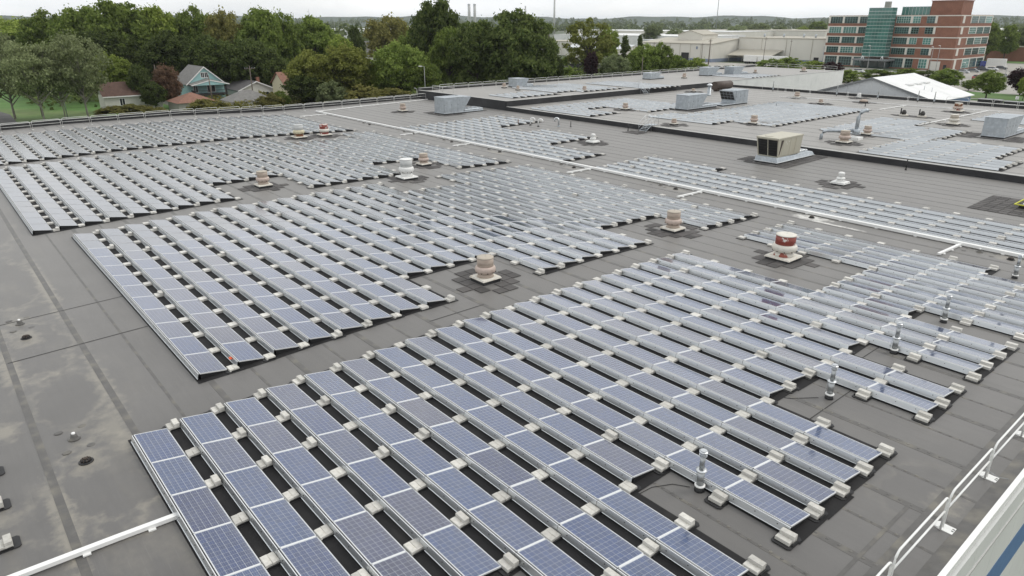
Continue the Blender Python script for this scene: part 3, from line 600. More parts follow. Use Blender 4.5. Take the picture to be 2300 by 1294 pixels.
# ------------------------------------------------------------ roof equipment
def zat(x, y): return zr(y) if y < YS else (ZT if x < XT else ZU)
ME_pad = {}
def padmesh(s):
    if s not in ME_pad:
        b = MB(); b.box(-s/2, s/2, -s/2, s/2, 0, 0.02, 'pad'); ME_pad[s] = b.mesh('roof_pad')
    return ME_pad[s]
def pads(cx, cy, half, cells, s=0.58, step=0.625):
    z = zat(cx, cy); par_ = roof if cy < YS else (tier if cx < XT else updeck)
    for i, j in cells: obj('roof_pad', padmesh(s), par_, (cx+i*step, cy+j*step, zat(cx, cy+j*step)+0.0165))
RING = [(i, j) for i in (-2.5, -1.5, -.5, .5, 1.5, 2.5) for j in (-2.5, -1.5, -.5, .5, 1.5, 2.5) if 1 < max(abs(i), abs(j)) and not (abs(i) > 2 and abs(j) > 1) and not (abs(j) > 2 and abs(i) > 1)]
def fan(x, y, h, sz, cols, label, seed=0, squat=1.0, spike=True, ring=True):
    # cols: plate, neck, bowl, cap, captop
    z = zat(x, y); e = empty('roof_fan', (x, y, z), label, 'roof vent'); s = sz; hc = 0.24
    b = MB(); b.box(-s*.46, s*.46, -s*.46, s*.46, -.05, hc-.06, 'blackwall'); b.build('curb', e)
    b = MB(); b.bev(-s*.5, s*.5, -s*.5, s*.5, hc-.06, hc-.02, .012, cols[0]); b.bev(-s*.48, s*.48, -s*.48, s*.48, hc-.02, hc+.035, .02, cols[0]); b.build('base_plate', e)
    H = h-hc; r = s*.47; p = [(r*.80, hc+.02), (r*.72, hc+H*.10), (r*.70, hc+H*.26)]
    b = MB(); b.lathe(p, 28, cols[1]); b.build('neck', e)
    z0 = hc+H*.24
    b = MB(); prof = [(r*.76, z0)]+[(r*(.80+.155*math.sin(t)), z0+H*.15*(1-math.cos(t))) for t in np.linspace(.35, math.pi-.3, 8)]+[(r*.74, z0+H*.32)]
    b.lathe(prof, 32, cols[2])
    for q in range(10):
        th = q*2*math.pi/10+.2; b.box(r*.93*math.cos(th)-.02, r*.93*math.cos(th)+.02, r*.93*math.sin(th)-.02, r*.93*math.sin(th)+.02, z0+H*.02, z0+H*.06, 'vent_dark')
    b.build('bowl', e)
    b = MB(); z1 = z0+H*.29
    b.lathe([(r*.70, z1), (r*.755, z1+.01), (r*.76, hc+H*.955)], 32, cols[3]); b.build('cap', e)
    b = MB(); b.lathe([(r*.775, hc+H*.95), (r*.785, hc+H*.965), (r*.775, hc+H*.985), (r*.45, hc+H*.998), (0.0001, hc+H)], 32, cols[4]); b.build('lid', e)
    b = MB(); b.lathe([(r*.757, z1+H*.06), (r*.772, z1+H*.065), (r*.772, z1+H*.085), (r*.757, z1+H*.09)], 32, cols[3]); b.build('cap_band', e)
    if spike: b = MB(); b.tube([(.02, 0, hc+H*.99), (.03, 0, hc+H+.55)], .006, 5, 'galv'); b.build('lightning_rod', e)
    if ring: pads(x, y, s, [c for q, c in enumerate(RING) if (q*7+seed*3) % 9 != 0])
    return e
BG = ('dirtywhite', 'beige', 'pinkbeige', 'beige', 'beige_top')
fan(-3.7, 17.1, 1.30, 1.16, BG, 'beige roof vent between the front and middle arrays, nearest one', 1)
fan(-3.7, 32.3, 1.32, 1.18, BG, 'beige roof vent beside the red and white one', 2)
fan(3.85, 32.4, 1.50, 1.50, ('dirtywhite', 'redwhite', 'dirtywhite', 'red', 'dirtywhite'), 'large red and white roof vent with peeling paint by the front array', 3)
fan(-27.4, 27.4, 1.72, 1.42, ('white', 'white', 'white', 'greycap', 'white'), 'big white roof vent with a grey drum on top', 4)
fan(-32.1, 32.2, 1.15, 1.10, BG, 'beige roof vent just behind the big white one', 5)
fan(-31.8, 16.9, 1.28, 1.14, BG, 'beige roof vent between the middle and left arrays', 6)
fan(-54.5, 30.1, 1.55, 1.45, ('dirtywhite', 'rust', 'cream', 'greycap', 'greycap'), 'roof vent with cream bowl, rusty neck and grey cap by the far left array', 7)
fan(-54.9, 33.4, 1.38, 1.38, ('dirtywhite', 'red', 'dirtywhite', 'red', 'redwhite'), 'red roof vent with a white bowl beside the far left array', 8)
fan(-69.7, 53.4, 1.24, 1.12, BG, 'beige roof vent near the raised section and guardrail', 9)
UV = [(-11.2, 71.0, 1.34, 1.3, BG, 'beige roof vent beside the bent metal duct'), (-12.1, 78.4, 1.05, 1.05, BG, 'beige roof vent behind the bent metal duct'),
 (-25.4, 76.9, 1.1, 1.08, BG, 'beige roof vent on the upper deck at the array corner'), (-45.8, 76.2, 1.0, 1.0, BG, 'beige roof vent before the tall black wall'),
 (-31.4, 68.7, .78, .8, BG, 'small beige roof vent right of the roof stair'), (-38.2, 110.9, 1.0, 1.05, BG, 'beige roof vent near the far parapet left of the white gable'),
 (-31.0, 104.9, .76, .8, BG, 'small beige roof vent before the white gable end'), (-31.1, 118.0, .86, .75, ('white', 'white', 'white', 'white', 'white'), 'small white roof vent at the far parapet'),
 (-13.4, 109.5, 1.28, 1.42, ('dirtywhite', 'redwhite', 'pinkbeige', 'rust', 'dirtywhite'), 'rusty red roof vent near the far right parapet'), (-8.9, 94.8, 1.29, 1.3, ('dirtywhite', 'dirtywhite', 'dirtywhite', 'beige_top', 'dirtywhite'), 'dirty white roof vent left of the big grey unit'),
 (-55.8, 106.4, .65, .75, BG, 'small beige roof vent against the tall black wall'), (-78.5, 80.5, .9, .8, BG, 'beige vent on the raised section left of its grey unit'), (-73.5, 79.5, .8, .7, BG, 'small beige vent before the grey unit on the raised section'),
 (-64.5, 87.0, .9, .85, BG, 'beige vent at the edge of the raised section arrays'), (-71.3, 124.5, 1.05, .95, BG, 'beige vent on the far raised section by the guardrail'), (-70.0, 150.0, .8, .8, BG, 'beige vent at the far end of the raised section'), (-65.0, 163.0, 1.0, 1.3, BG, 'wide beige vent by the far corner guardrail')]
for i, a in enumerate(UV): fan(*a, seed=i+20, spike=False, ring=(a[1] < 119 and i < 11))
# low brown dome vent, upper deck
e = empty('dome_vent', (-27.5, 111.8, ZU), 'low brown dome vent on the upper deck before the white gable', 'roof vent')
b = MB(); b.box(-.5, .5, -.5, .5, 0, .2, 'blackwall'); b.build('curb', e); b = MB(); b.lathe([(.6, .2), (.62, .3), (.5, .45), (.25, .53), (.001, .55)], 20, 'beige'); b.build('dome', e)
pads(-27.5, 111.8, 1, [c for q, c in enumerate(RING) if q % 3], .58)
def mushroom(x, y, label, seed):
    e = empty('mushroom_vent', (x, y, zat(x, y)), label, 'roof vent')
    b = MB(); b.box(-.5, .5, -.5, .5, -.05, .13, 'blackwall'); b.build('curb', e)
    b = MB(); b.bev(-.59, .59, -.59, .59, .12, .17, .012, 'white'); b.bev(-.55, .55, -.55, .55, .19, .29, .05, 'white'); b.build('base_plate', e)
    b = MB(); b.lathe([(.34, .29), (.29, .36), (.28, .46)], 24, 'white'); b.build('neck', e)
    b = MB(); b.lathe([(.30, .45), (.34, .47), (.35, .53), (.31, .60), (.25, .63)], 24, 'white'); b.build('skirt', e)
    b = MB(); b.lathe([(.21, .62), (.23, .80), (.25, .86), (.26, .93), (.24, 1.0), (.15, 1.04), (.001, 1.05)], 24, 'white'); b.build('cap', e)
    pads(x, y, 1, [c for q, c in enumerate(RING) if (q+seed) % 7], .6)
mushroom(-31.2, 54.0, 'white mushroom vent at the end of the back array', 1); mushroom(-3.4, 54.2, 'white mushroom vent right of the beige air unit', 3)

# rooftop air units
def louvre(b, x0, x1, y, z0, z1, n, m='galv'):
    for i in range(n):
        z = z0+(z1-z0)*(i+.5)/n; b.box(x0, x1, y-.02, y+.015, z-.012, z+.012, m)
def airunit(x0, y0, w, lc, lb, h, label, hood=1.4, flip=False):
    # curb lc long from y0, body lb long, then a tapered hood
    e = empty('air_unit', (x0, y0, zat(x0, y0+.1)), label, 'air handling unit')
    b = MB(); b.box(.06, w-.06, .06, lc-.06, -.1, .16, 'blackwall'); b.build('curb', e)
    b = MB(); b.bev(0, w, 0, lc, .16, .24, .02, 'galv'); b.bev(.04, w-.04, lb+.1, lc-.04, .24, .52, .04, 'galv')
    for i in range(5):
        yy_ = lb+.35+(lc-lb-.6)*i/4; b.tube([(.3, yy_, .56), (w-.3, yy_, .56)], .045, 8, 'galv_bright')
    b.build('base_frame', e)
    if not flip:
        yb0, yb1 = .1, lb
    else:
        yb0, yb1 = lc-lb, lc-.1
    b = MB(); b.box(.05, w-.05, yb0, yb1, .24, h, 'galv'); b.build('cabinet', e)
    n = max(2, int((yb1-yb0)/1.0))
    for i in range(n):
        ya, yc = yb0+(yb1-yb0)*i/n+.03, yb0+(yb1-yb0)*(i+1)/n-.03
        b = MB(); b.box(w-.05, w-.035, ya, yc, .30, h-.08, 'galv'); b.box(w-.036, w-.015, ya+.06, ya+.1, h*.55, h*.6, 'black'); b.build('access_panel', e)
    b = MB(); b.bev(.0, w, yb0-.05, yb1+.04, h, h+.05, .02, 'galv')
    for i in range(1, n+1): b.box(.05, w-.05, yb0+(yb1-yb0)*i/(n+.5)-.02, yb0+(yb1-yb0)*i/(n+.5)+.02, h+.05, h+.075, 'galv_bright')
    b.build('roof_panel', e)
    b = MB()
    if not flip:
        p = [(.08, yb1, .62), (w-.08, yb1, .62), (w-.08, yb1+.12, .62), (.08, yb1+.12, .62), (.08, yb1, h-.02), (w-.08, yb1, h-.02), (w-.08, yb1+hood, h-.02), (.08, yb1+hood, h-.02)]
        b.hexa(p, 'galv'); b.build('intake_hood', e)
    else:
        p = [(.08, yb0-.12, .7), (w-.08, yb0-.12, .7), (w-.08, yb0, .7), (.08, yb0, .7), (.08, yb0-.9, h-.02), (w-.08, yb0-.9, h-.02), (w-.08, yb0, h-.02), (.08, yb0, h-.02)]
        b.hexa(p, 'galv'); b.build('intake_hood', e)
        b = MB(); nx, nz_ = 4, 3
        def F(s_, t_): return (.14+(w-.28)*s_, yb0-.14-.76*t_-.012, .74+(h-.84)*t_)
        b.poly([F(0, 0), F(1, 0), F(1, 1), F(0, 1)], 'louver'); b.build('intake_screen', e)
        for i in range(nx+1):
            b = MB(); q0, q1 = F(i/nx, 0), F(i/nx, 1); b.tube([(q0[0], q0[1]-.01, q0[2]), (q1[0], q1[1]-.01, q1[2])], .02, 4, 'galv'); b.build('screen_bar', e)
        for i in range(nz_+1):
            b = MB(); q0, q1 = F(0, i/nz_), F(1, i/nz_); b.tube([(q0[0], q0[1]-.01, q0[2]), (q1[0], q1[1]-.01, q1[2])], .02, 4, 'galv'); b.build('screen_bar', e)
    return e
airunit(-64.85, 55.7, 2.6, 7.2, 3.6, 2.35, 'grey metal air unit before the tall black wall of the raised section')
pads(-63.5, 59, 1, [(i, j) for i in (-4.5, -3.5, -2.7, 2.7, 3.5) for j in (-6, -5, -4, -3, -2, -1)]+[(i, j) for i in (-2, -1, 0, 1, 2) for j in (-6.4, 6.6)], .58)
airunit(-41.4, 82.0, 2.2, 7.4, 3.6, 2.1, 'grey metal air unit on the upper deck left of the louvred one')
airunit(-41.5, 90.4, 2.6, 6.8, 3.4, 2.1, 'grey metal air unit with a gridded intake facing the camera', flip=True)
airunit(-3.4, 86.6, 2.3, 7.2, 4.2, 2.15, 'big grey metal air unit near the right edge of the upper deck', hood=1.6)
airunit(-79.8, 82.5, 2.4, 4.2, 2.4, 1.55, 'grey air unit on the raised section by the guardrail', hood=.8)
airunit(-75.6, 115.8, 2.2, 4.6, 2.6, 1.25, 'grey air unit on the raised section behind the second stair', hood=1.3)
airunit(-74.0, 133.4, 2.4, 5.6, 3.2, 1.75, 'grey air unit on the far raised section, left one of two', hood=1.5)
airunit(-72.0, 140.2, 2.4, 6.0, 3.2, 1.7, 'grey air unit on the far raised section, right one of two', hood=1.5)
pads(-2.2, 88, 1, [(i, j) for i in (-5, -4, -3, 2.6, 3.6, 4.6) for j in (-4, -3, -2, -1, 0, 1, 2)]+[(i, -3.4) for i in (-2, -1, 0, 1, 2)], .58)
pads(-40.3, 86, 1, [(i, j) for i in (2.5, 3.4) for j in range(-7, 5)]+[(i, -7.4) for i in (-2, -1, 0, 1, 2)], .58)
# the beige unit
e = empty('air_unit', (-13.5, 57.7, zat(0, 57.8)), 'beige air unit with two black intake openings on a galvanised base', 'air handling unit')
w, lc, lb, h = 2.4, 7.1, 4.4, 2.45
b = MB(); b.box(.06, w-.06, .06, lc-.06, -.1, .14, 'blackwall'); b.build('curb', e)
b = MB(); b.bev(-.02, w+.02, -.02, lc, .13, .20, .02, 'galv_bright'); b.hexa([(.04, .06, .2), (w-.02, .06, .2), (w-.02, lc-.06, .2), (.04, lc-.06, .2), (.05, .12, .62), (w-.20, .12, .62), (w-.20, lc-.2, .50), (.05, lc-.2, .50)], 'galv')
b.build('base_frame', e)
for i in range(5):
    b = MB(); b.tube([(.35, 4.9+i*.42, .62), (w-.55, 4.9+i*.42, .62)], .06, 8, 'galv_bright'); b.build('refrigerant_pipe', e)
b = MB(); b.hexa([(.06, .42, .62), (w-.22, .42, .62), (w-.22, lb, .62), (.06, lb, .62), (.0, .02, h-.14), (w-.12, .02, h-.14), (w-.12, lb+.05, h-.14), (.0, lb+.05, h-.14)], 'unit_beige')
b.build('cabinet', e)
b = MB(); b.bev(-.02, w-.08, -.06, lb+.1, h-.14, h, .02, 'unit_beige'); b.build('roof_panel', e)
b = MB(); b.lathe([(.40, h), (.40, h+.03), (.34, h+.03)], 28, 'unit_beige', (.85, .75, 0)); b.build('fan_ring', e)
b = MB(); b.lathe([(.345, h+.012), (.001, h+.012)], 28, 'black', (.85, .75, 0)); b.build('fan_opening', e)
def FF(s_, t_): return (.06-.06*t_+(w-.28+.16*t_)*s_, .42-.40*t_-.014, .64+(h-.80)*t_)
for s0, s1 in ((.06, .49), (.53, .95)):
    b = MB(); b.poly([FF(s0, .04), FF(s1, .04), FF(s1, .96), FF(s0, .96)], 'black'); b.build('intake_opening', e)
    for q in range(6):
        b = MB(); t_ = .1+.15*q; a0, a1 = FF(s0+.01, t_), FF(s1-.01, t_); b.tube([(a0[0], a0[1]-.008, a0[2]), (a1[0], a1[1]-.008, a1[2])], .012, 4, 'louver'); b.build('intake_slat', e)
def SX(z): return w-.22+.10*(z-.62)/(h-.76)
for ya, yc in ((.95, 2.2), (2.26, 3.2), (3.26, 4.3)):
    b = MB(); b.hexa([(SX(.74)-.01, ya, .74), (SX(.74)+.016, ya, .74), (SX(.74)+.016, yc, .74), (SX(.74)-.01, yc, .74), (SX(h-.2)-.01, ya, h-.2), (SX(h-.2)+.016, ya, h-.2), (SX(h-.2)+.016, yc, h-.2), (SX(h-.2)-.01, yc, h-.2)], 'unit_beige'); b.build('access_panel', e)
for yy_, zz_, hh in ((1.35, 1.95, .07), (1.62, 1.75, .28), (1.92, 1.98, .07)):
    b = MB(); b.box(SX(zz_)+.015, SX(zz_)+.02, yy_, yy_+.1, zz_, zz_+hh, 'pvc'); b.build('label_sticker', e)
b = MB(); b.hexa([(SX(.8)+.0, .5, .8), (SX(.8)+.018, .5, .8), (SX(.8)+.018, .56, .8), (SX(.8), .56, .8), (SX(2.2), .55, 2.2), (SX(2.2)+.018, .55, 2.2), (SX(2.2)+.018, .95, 2.2), (SX(2.2), .95, 2.2)], 'vent_dark'); b.build('hood_gap', e)
pads(-12.3, 60.9, 1, [(i, j) for i in (-4.2, -3.3, -2.5) for j in (-5, -4, -3, -2)]+[(i, j) for i in (2.6, 3.6) for j in range(-6, 7)]+[(i, -6) for i in (-2.4, -1.4, -.4, .6, 1.6)], .58)
# yellow trimmed unit corner at the right frame edge
e = empty('equipment_stand', (9.2, 56.6, zat(0, 56)), 'yellow edged black equipment stand at the right frame edge', 'equipment stand')
b = MB(); b.box(-.5, 2.0, -.5, 2.2, 0, .28, 'black'); b.build('body', e); b = MB()
for x0, x1, y0, y1 in ((-.75, 2.2, -.8, -.72), (-.75, -.67, -.72, 2.4)): b.box(x0, x1, y0, y1, .3, .37, 'yellow')
b.build('edge_rail', e)
b = MB(); b.box(-.3, 1.6, -.4, 1.8, .281, .40, 'white'); b.build('top_plate', e)
pads(9.0, 55.2, 1, [(i, j) for i in range(-4, 5) for j in range(-2, 7) if i+j < 6], .58)

# flues near the right side
for i, (x, y, lab) in enumerate([(13.25, 11.3, 'nearest steel flue pipe standing between the front rows'), (13.15, 18.95, 'second nearest steel flue pipe beside the front array'), (13.1, 24.3, 'third steel flue pipe in the notch of the front array'), (13.1, 29.5, 'fourth steel flue pipe in the notch of the front array'), (13.1, 39.5, 'farthest steel flue pipe at the right frame edge')]):
    e = empty('flue_pipe', (x, y, zr(y)), lab, 'flue pipe')
    b = MB(); b.lathe([(.16, -.03), (.135, .04), (.112, .14)], 20, 'tray'); b.build('boot', e)
    b = MB(); b.lathe([(.10, .13), (.145, .15), (.15, .19), (.11, .205), (.10, .205)], 20, 'white'); b.build('lower_collar', e)
    b = MB(); b.lathe([(.102, .19), (.102, .66)], 20, 'flue'); b.build('outer_pipe', e)
    b = MB(); b.lathe([(.102, .63), (.152, .65), (.155, .685), (.08, .70)], 20, 'galv_bright'); b.build('middle_collar', e)
    b = MB(); b.lathe([(.074, .69), (.074, 1.15)], 18, 'flue'); b.build('inner_pipe', e)
    b = MB(); b.lathe([(.08, 1.13), (.112, 1.135), (.112, 1.17), (.082, 1.175), (.082, 1.22), (.118, 1.225), (.118, 1.27), (.09, 1.285), (.09, 1.31), (.001, 1.32)], 18, 'galv_bright', smooth=False); b.build('cap', e)
    b = MB(); b.tube([(-.16, .02, .02), (-.17, .03, .3), (-.13, .02, .66)], .008, 5, 'galv'); b.build('ground_wire', e)
# thin cable snaking from the nearest flue
b = MB(); b.tube([(13.0, 11.2, zr(11)+.02), (12.6, 10.95, zr(11)+.012), (12.3, 10.4, zr(10.4)+.012), (12.25, 9.9, zr(9.9)+.012), (12.0, 9.5, zr(9.5)+.02)], .009, 5, 'black'); b.build('cable', label='thin black cable snaking from the nearest flue pipe', cat='cable')
b = MB(); b.tube([(12.9, 18.7, zr(18.7)+.015), (12.3, 17.9, zr(17.9)+.012), (11.5, 17.4, zr(17.4)+.012)], .009, 5, 'black'); b.build('cable', label='thin black cable beside the second nearest flue pipe', cat='cable')

# white cable conduits on little sleepers
def conduit(pts, label, r=.05, dz=.09, step=2.4, dbl=True):
    e = empty('conduit', (pts[0][0], pts[0][1], zat(*pts[0])), label, 'conduit'); o = Vector((pts[0][0], pts[0][1], zat(*pts[0])))
    P = []
    for i in range(len(pts)-1):
        a, c = pts[i], pts[i+1]; n = max(1, int(math.hypot(c[0]-a[0], c[1]-a[1])/3))
        for q in range(n+(i == len(pts)-2)): x, y = a[0]+(c[0]-a[0])*q/n, a[1]+(c[1]-a[1])*q/n; P.append(Vector((x, y, zat(x, y)+dz))-o)
    b = MB(); dx_, dy_ = pts[1][0]-pts[0][0], pts[1][1]-pts[0][1]; ll = math.hypot(dx_, dy_); nx_, ny_ = -dy_/ll, dx_/ll
    for i in range(len(P)-1):
        a, c = P[i], P[i+1]; q = Vector((nx_, ny_, 0))*r*(1.5 if dbl else 1); d_ = Vector((0, 0, r))
        b.hexa([a-q-d_, c-q-d_, c+q-d_, a+q-d_, a-q+d_, c-q+d_, c+q+d_, a+q+d_], 'pvc')
    b.build('casing', e)
    tot = 0; nx = step/2
    for i in range(len(P)-1):
        a, c = P[i], P[i+1]; ln = (c-a).length
        while nx < tot+ln:
            q = a+(c-a)*((nx-tot)/ln); w_ = Vector((nx_, ny_, 0)); t_ = Vector((ny_, -nx_, 0)); B = MB()
            pp = [q+w_*s1*.16+t_*s2*.09 for s1, s2 in ((-1, -1), (1, -1), (1, 1), (-1, 1))]
            B.hexa([(v.x, v.y, q.z-dz+.002) for v in pp]+[(v.x, v.y, q.z-r+.004) for v in pp], 'pvc'); B.build('sleeper', e); nx += step
        tot += ln
conduit([(-78.6, 43.62), (20, 43.62)], 'long white conduit crossing the whole roof before the back arrays', .09, .13)
conduit([(-78.6, 43.5), (-79.8, 52), (-80.9, 65.3)], 'white conduit running along the left guardrail to the raised section', .06)
conduit([(4.7, .05), (4.55, -1.5), (4.2, -9)], 'white conduit leaving the front array towards the lower left', .055, .09, 1.5)
for x, y0, lab in ((-21.6, 40.5, 'third'), (-9.5, 40.5, 'second'), (9.0, 40.55, 'nearest')):
    conduit([(x, y0), (x+.15, 43.5)], 'short white conduit branch joining the long one, %s from the right' % lab, .055, .09, 1.1)
for x, y0, lab in ((-40.0, 41.2, 'fourth'), (-50.5, 41.0, 'fifth'), (-74.9, 39.4, 'sixth')):
    conduit([(x, y0), (x+.1, 43.5)], 'short white conduit branch joining the long one, %s from the right' % lab, .05, .09, 1.1)
conduit([(-11.4, 91.2), (-10.9, 114)], 'white conduit on the upper deck running past the dirty white vent', .05, .09, 3)
conduit([(-40.5, 109.5), (-31, 112.5), (-20, 112.5), (-9, 114.2)], 'white conduit on the upper deck along the far parapet', .05, .09, 3)
conduit([(-21.6, 103.6), (-21.3, 112.2)], 'short white conduit at the corner of the upper deck array', .05, .09, 3)

# drains and overflow pipes
def drain(x, y, label, dark=True):
    e = empty('roof_drain', (x, y, zat(x, y)+.012), label, 'roof drain'); b = MB(); b.lathe([(.21, 0), (.2, .02), (.15, .025)], 20, 'tray'); b.build('flange', e)
    for q in range(10):
        th = q*math.pi/5; b = MB(); b.tube([(.15*math.cos(th), .15*math.sin(th), .015), (.135*math.cos(th), .135*math.sin(th), .09), (.05*math.cos(th), .05*math.sin(th), .125)], .011, 4, 'vent_dark'); b.build('strainer_rib', e)
    b = MB(); b.lathe([(.07, .118), (.06, .13), (.001, .132)], 12, 'vent_dark'); b.build('strainer_top', e)
    b = MB(); b.lathe([(.135, .02), (.12, .075), (.001, .1)], 12, 'black'); b.build('strainer_core', e)
def standpipe(x, y, label):
    e = empty('overflow_pipe', (x, y, zat(x, y)), label, 'roof pipe'); b = MB(); b.lathe([(.2, 0.0), (.13, .03), (.10, .12), (.075, .19)], 16, 'seam'); b.build('boot', e)
    b = MB(); b.lathe([(.055, .15), (.055, .23), (.045, .235)], 14, 'pvc'); b.build('pipe', e)
    for i, j in ((-.9, .28), (-.9, -.28), (.9, .28), (.9, -.28)):
        b = MB(); b.lathe([(.13, .006), (.12, .012), (.07, .012)], 12, 'seam', (i*.8, j*1.2, 0)); b.build('fixing_disc', e)
drain(.14, -1.4, 'dark domed roof drain nearest the lower left'); drain(-11.5, -1.5, 'dark domed roof drain farther up the left side')
standpipe(-1.5, -1.43, 'short roof pipe with a white top beside the nearest drain'); standpipe(-13.4, -1.5, 'short roof pipe with a white top beside the farther left drain')
for i, (xd, xp) in enumerate([(12.0, 10.36), (.13, None), (-11.4, -13.1), (-23.0, -24.9), (-33.9, -35.95), (-42.45, -44.3), (-50.4, -52.8), (-61, -63)]):
    drain(xd, 42.8, 'roof drain along the long conduit, %s from the right' % ORD[i+1])
    if xp: standpipe(xp, 43.0, 'short roof pipe along the long conduit, %s from the right' % ORD[i+1])
# goosenecks and pipes behind the back array
def gooseneck(x, y, h, r, m, label, dx=.0, dy=-.25):
    e = empty('gooseneck_pipe', (x, y, zat(x, y)), label, 'vent pipe')
    pth = [(0, 0, 0), (0, 0, h*.72)]+[(dx*(1-math.cos(t))/2, dy*(1-math.cos(t))/2, h*.72+h*.22*math.sin(t)) for t in np.linspace(.3, math.pi, 7)]+[(dx, dy, h*.55)]
    b = MB(); b.tube(pth, r, 10, m); b.build('pipe', e); b = MB(); b.lathe([(r*2, 0), (r*1.3, .08), (r*1.25, .12)], 12, 'tray' if m == 'pvc' else 'galv'); b.build('boot', e)
gooseneck(-46.2, 58.1, 1.0, .09, 'pvc', 'left one of the two white gooseneck pipes behind the back array', .5, .3); gooseneck(-44.7, 58.1, 1.0, .09, 'pvc', 'right one of the two white gooseneck pipes behind the back array', .5, .3)
gooseneck(-42.8, 59.9, 1.15, .11, 'galv_bright', 'bare metal gooseneck pipe right of the white ones', -.5, -.25)
for x, y, m, lab in ((-47.6, 57.2, 'rust', 'thin reddish pipe left of the white goosenecks'), (-41.6, 60.9, 'tray', 'thin black pipe right of the metal gooseneck'), (-34.2, 63.4, 'black', 'black pipe standing beside the roof stair at the step'), (-2.2, 64.2, 'black', 'black pipe standing before the step wall'), (-33.9, 97.0, 'galv', 'thin pipe amid the upper deck array'), (-25.1, 107.0, 'tray', 'thin dark pipe near the far parapet')):
    b = MB(); b.tube([(0, 0, 0), (0, 0, .95 if m == 'black' else .7)], .05, 8, m); e = b.build('roof_pipe', None, (x, y, zat(x, y)), label=lab, cat='roof pipe')
    b = MB(); b.lathe([(.12, 0), (.07, .08), (.065, .12)], 10, 'tray'); b.build('boot', e)
for i, x in enumerate((-47.5, -35.5, -28.6, -22.4, -20.0)):
    b = MB(); b.tube([(0, 0, 0), (0, 0, 1.75)], [.09, .06], 8, 'metal_pole'); e = b.build('stub_pole', None, (x, 119.3, ZU), label='short grey post before the far parapet, %s from the left' % ORD[i+1], cat='post')
    b = MB(); b.box(-.1, .1, -.1, .1, .3, .7, 'galv'); b.build('junction_box', e)
# metal duct bending out of the deck, chimney and brown hood
e = empty('exhaust_duct', (-14.1, 71.8, ZU), 'bent galvanised duct rising beside the beige vent', 'duct')
b = MB(); b.tube([(0, 0, 0), (0, 0, .5), (.1, .12, .78), (.35, .35, .92), (1.5, 1.5, .95), (2.2, 2.3, .95)], .17, 12, 'galv'); b.build('elbow', e)
b = MB(); b.tube([(1.55, 1.55, .95), (1.62, 1.62, .95)], .19, 12, 'galv_bright'); b.build('joint_band', e)
b = MB(); b.lathe([(.36, .55), (.36, 1.15)], 16, 'galv', (2.5, 2.6, 0)); b.tube([(2.5, 2.6, .9), (2.5, 2.6, 2.4), (2.6, 2.75, 2.85), (2.9, 3.1, 3.1), (3.1, 3.3, 3.05)], .2, 12, 'galv'); b.build('stack', e)
b = MB(); b.bev(1.9, 3.1, 2.0, 3.2, .0, .3, .03, 'white'); b.build('base', e)
e = empty('chimney_pipe', (-50.1, 103.0, ZU), 'grey chimney pipe with a conical cap before the tall black wall', 'chimney')
b = MB(); b.lathe([(.36, 0), (.36, .15), (.30, .17), (.30, 1.75)], 18, 'galv'); b.build('pipe', e); b = MB(); b.lathe([(.5, 1.72), (.5, 1.78), (.25, 2.0), (.001, 2.08)], 18, 'galv_bright'); b.build('conical_cap', e)
e = empty('exhaust_hood', (-54.5, 110.0, ZU), 'brown rounded exhaust hood against the tall black wall', 'hood')
b = MB(); b.tube([(.6, 0, 1.0), (.6, 5.0, 1.0)], .75, 14, 'brownhood'); b.build('hood', e); b = MB(); b.box(.2, 1.0, .5, 4.5, 0, .6, 'vent_dark'); b.build('base', e)
# small dark equipment, upper deck right
for x, y, lab in ((-16.6, 99.5, 'small dark pump assembly on the upper deck pads, left one'), (-14.4, 99.9, 'small dark pump assembly on the upper deck pads, right one')):
    e = empty('pump_set', (x, y, ZU), lab, 'pump'); b = MB(); b.box(-.5, .5, -.35, .35, 0, .22, 'dirtywhite'); b.build('base', e); b = MB(); b.lathe([(.25, .2), (.32, .5), (.15, .8)], 12, 'louver'); b.box(-.45, -.35, -.1, .1, .2, 1.0, 'tray'); b.build('motor', e)
pads(-15.5, 99.7, 1, [(i, j) for i in (-4, -3, -2, -1, 0, 1, 2, 3, 4) for j in (-1, 0, 1) if abs(i)+abs(j) < 5], .6)
e = empty('dark_unit', (-6.5, 118.0, ZU), 'small dark grey unit by the far right parapet', 'air handling unit'); b = MB(); b.bev(-.9, .9, -.8, .8, 0, .4, .03, 'edgegrey'); b.build('base', e); b = MB(); b.hexa([(-.5, -.5, .4), (.5, -.5, .4), (.5, .6, .4), (-.5, .6, .4), (-.5, -.1, 1.3), (.5, -.1, 1.3), (.5, .6, 1.3), (-.5, .6, 1.3)], 'edgegrey'); b.build('cabinet', e)
e = empty('dome_vent', (-3.6, 118.4, ZU), 'small white dome vent by the far right parapet', 'roof vent'); b = MB(); b.box(-.5, .5, -.5, .5, 0, .15, 'white'); b.build('curb', e); b = MB(); b.lathe([(.5, .15), (.5, .3), (.3, .6), (.001, .66)], 16, 'white'); b.build('dome', e)
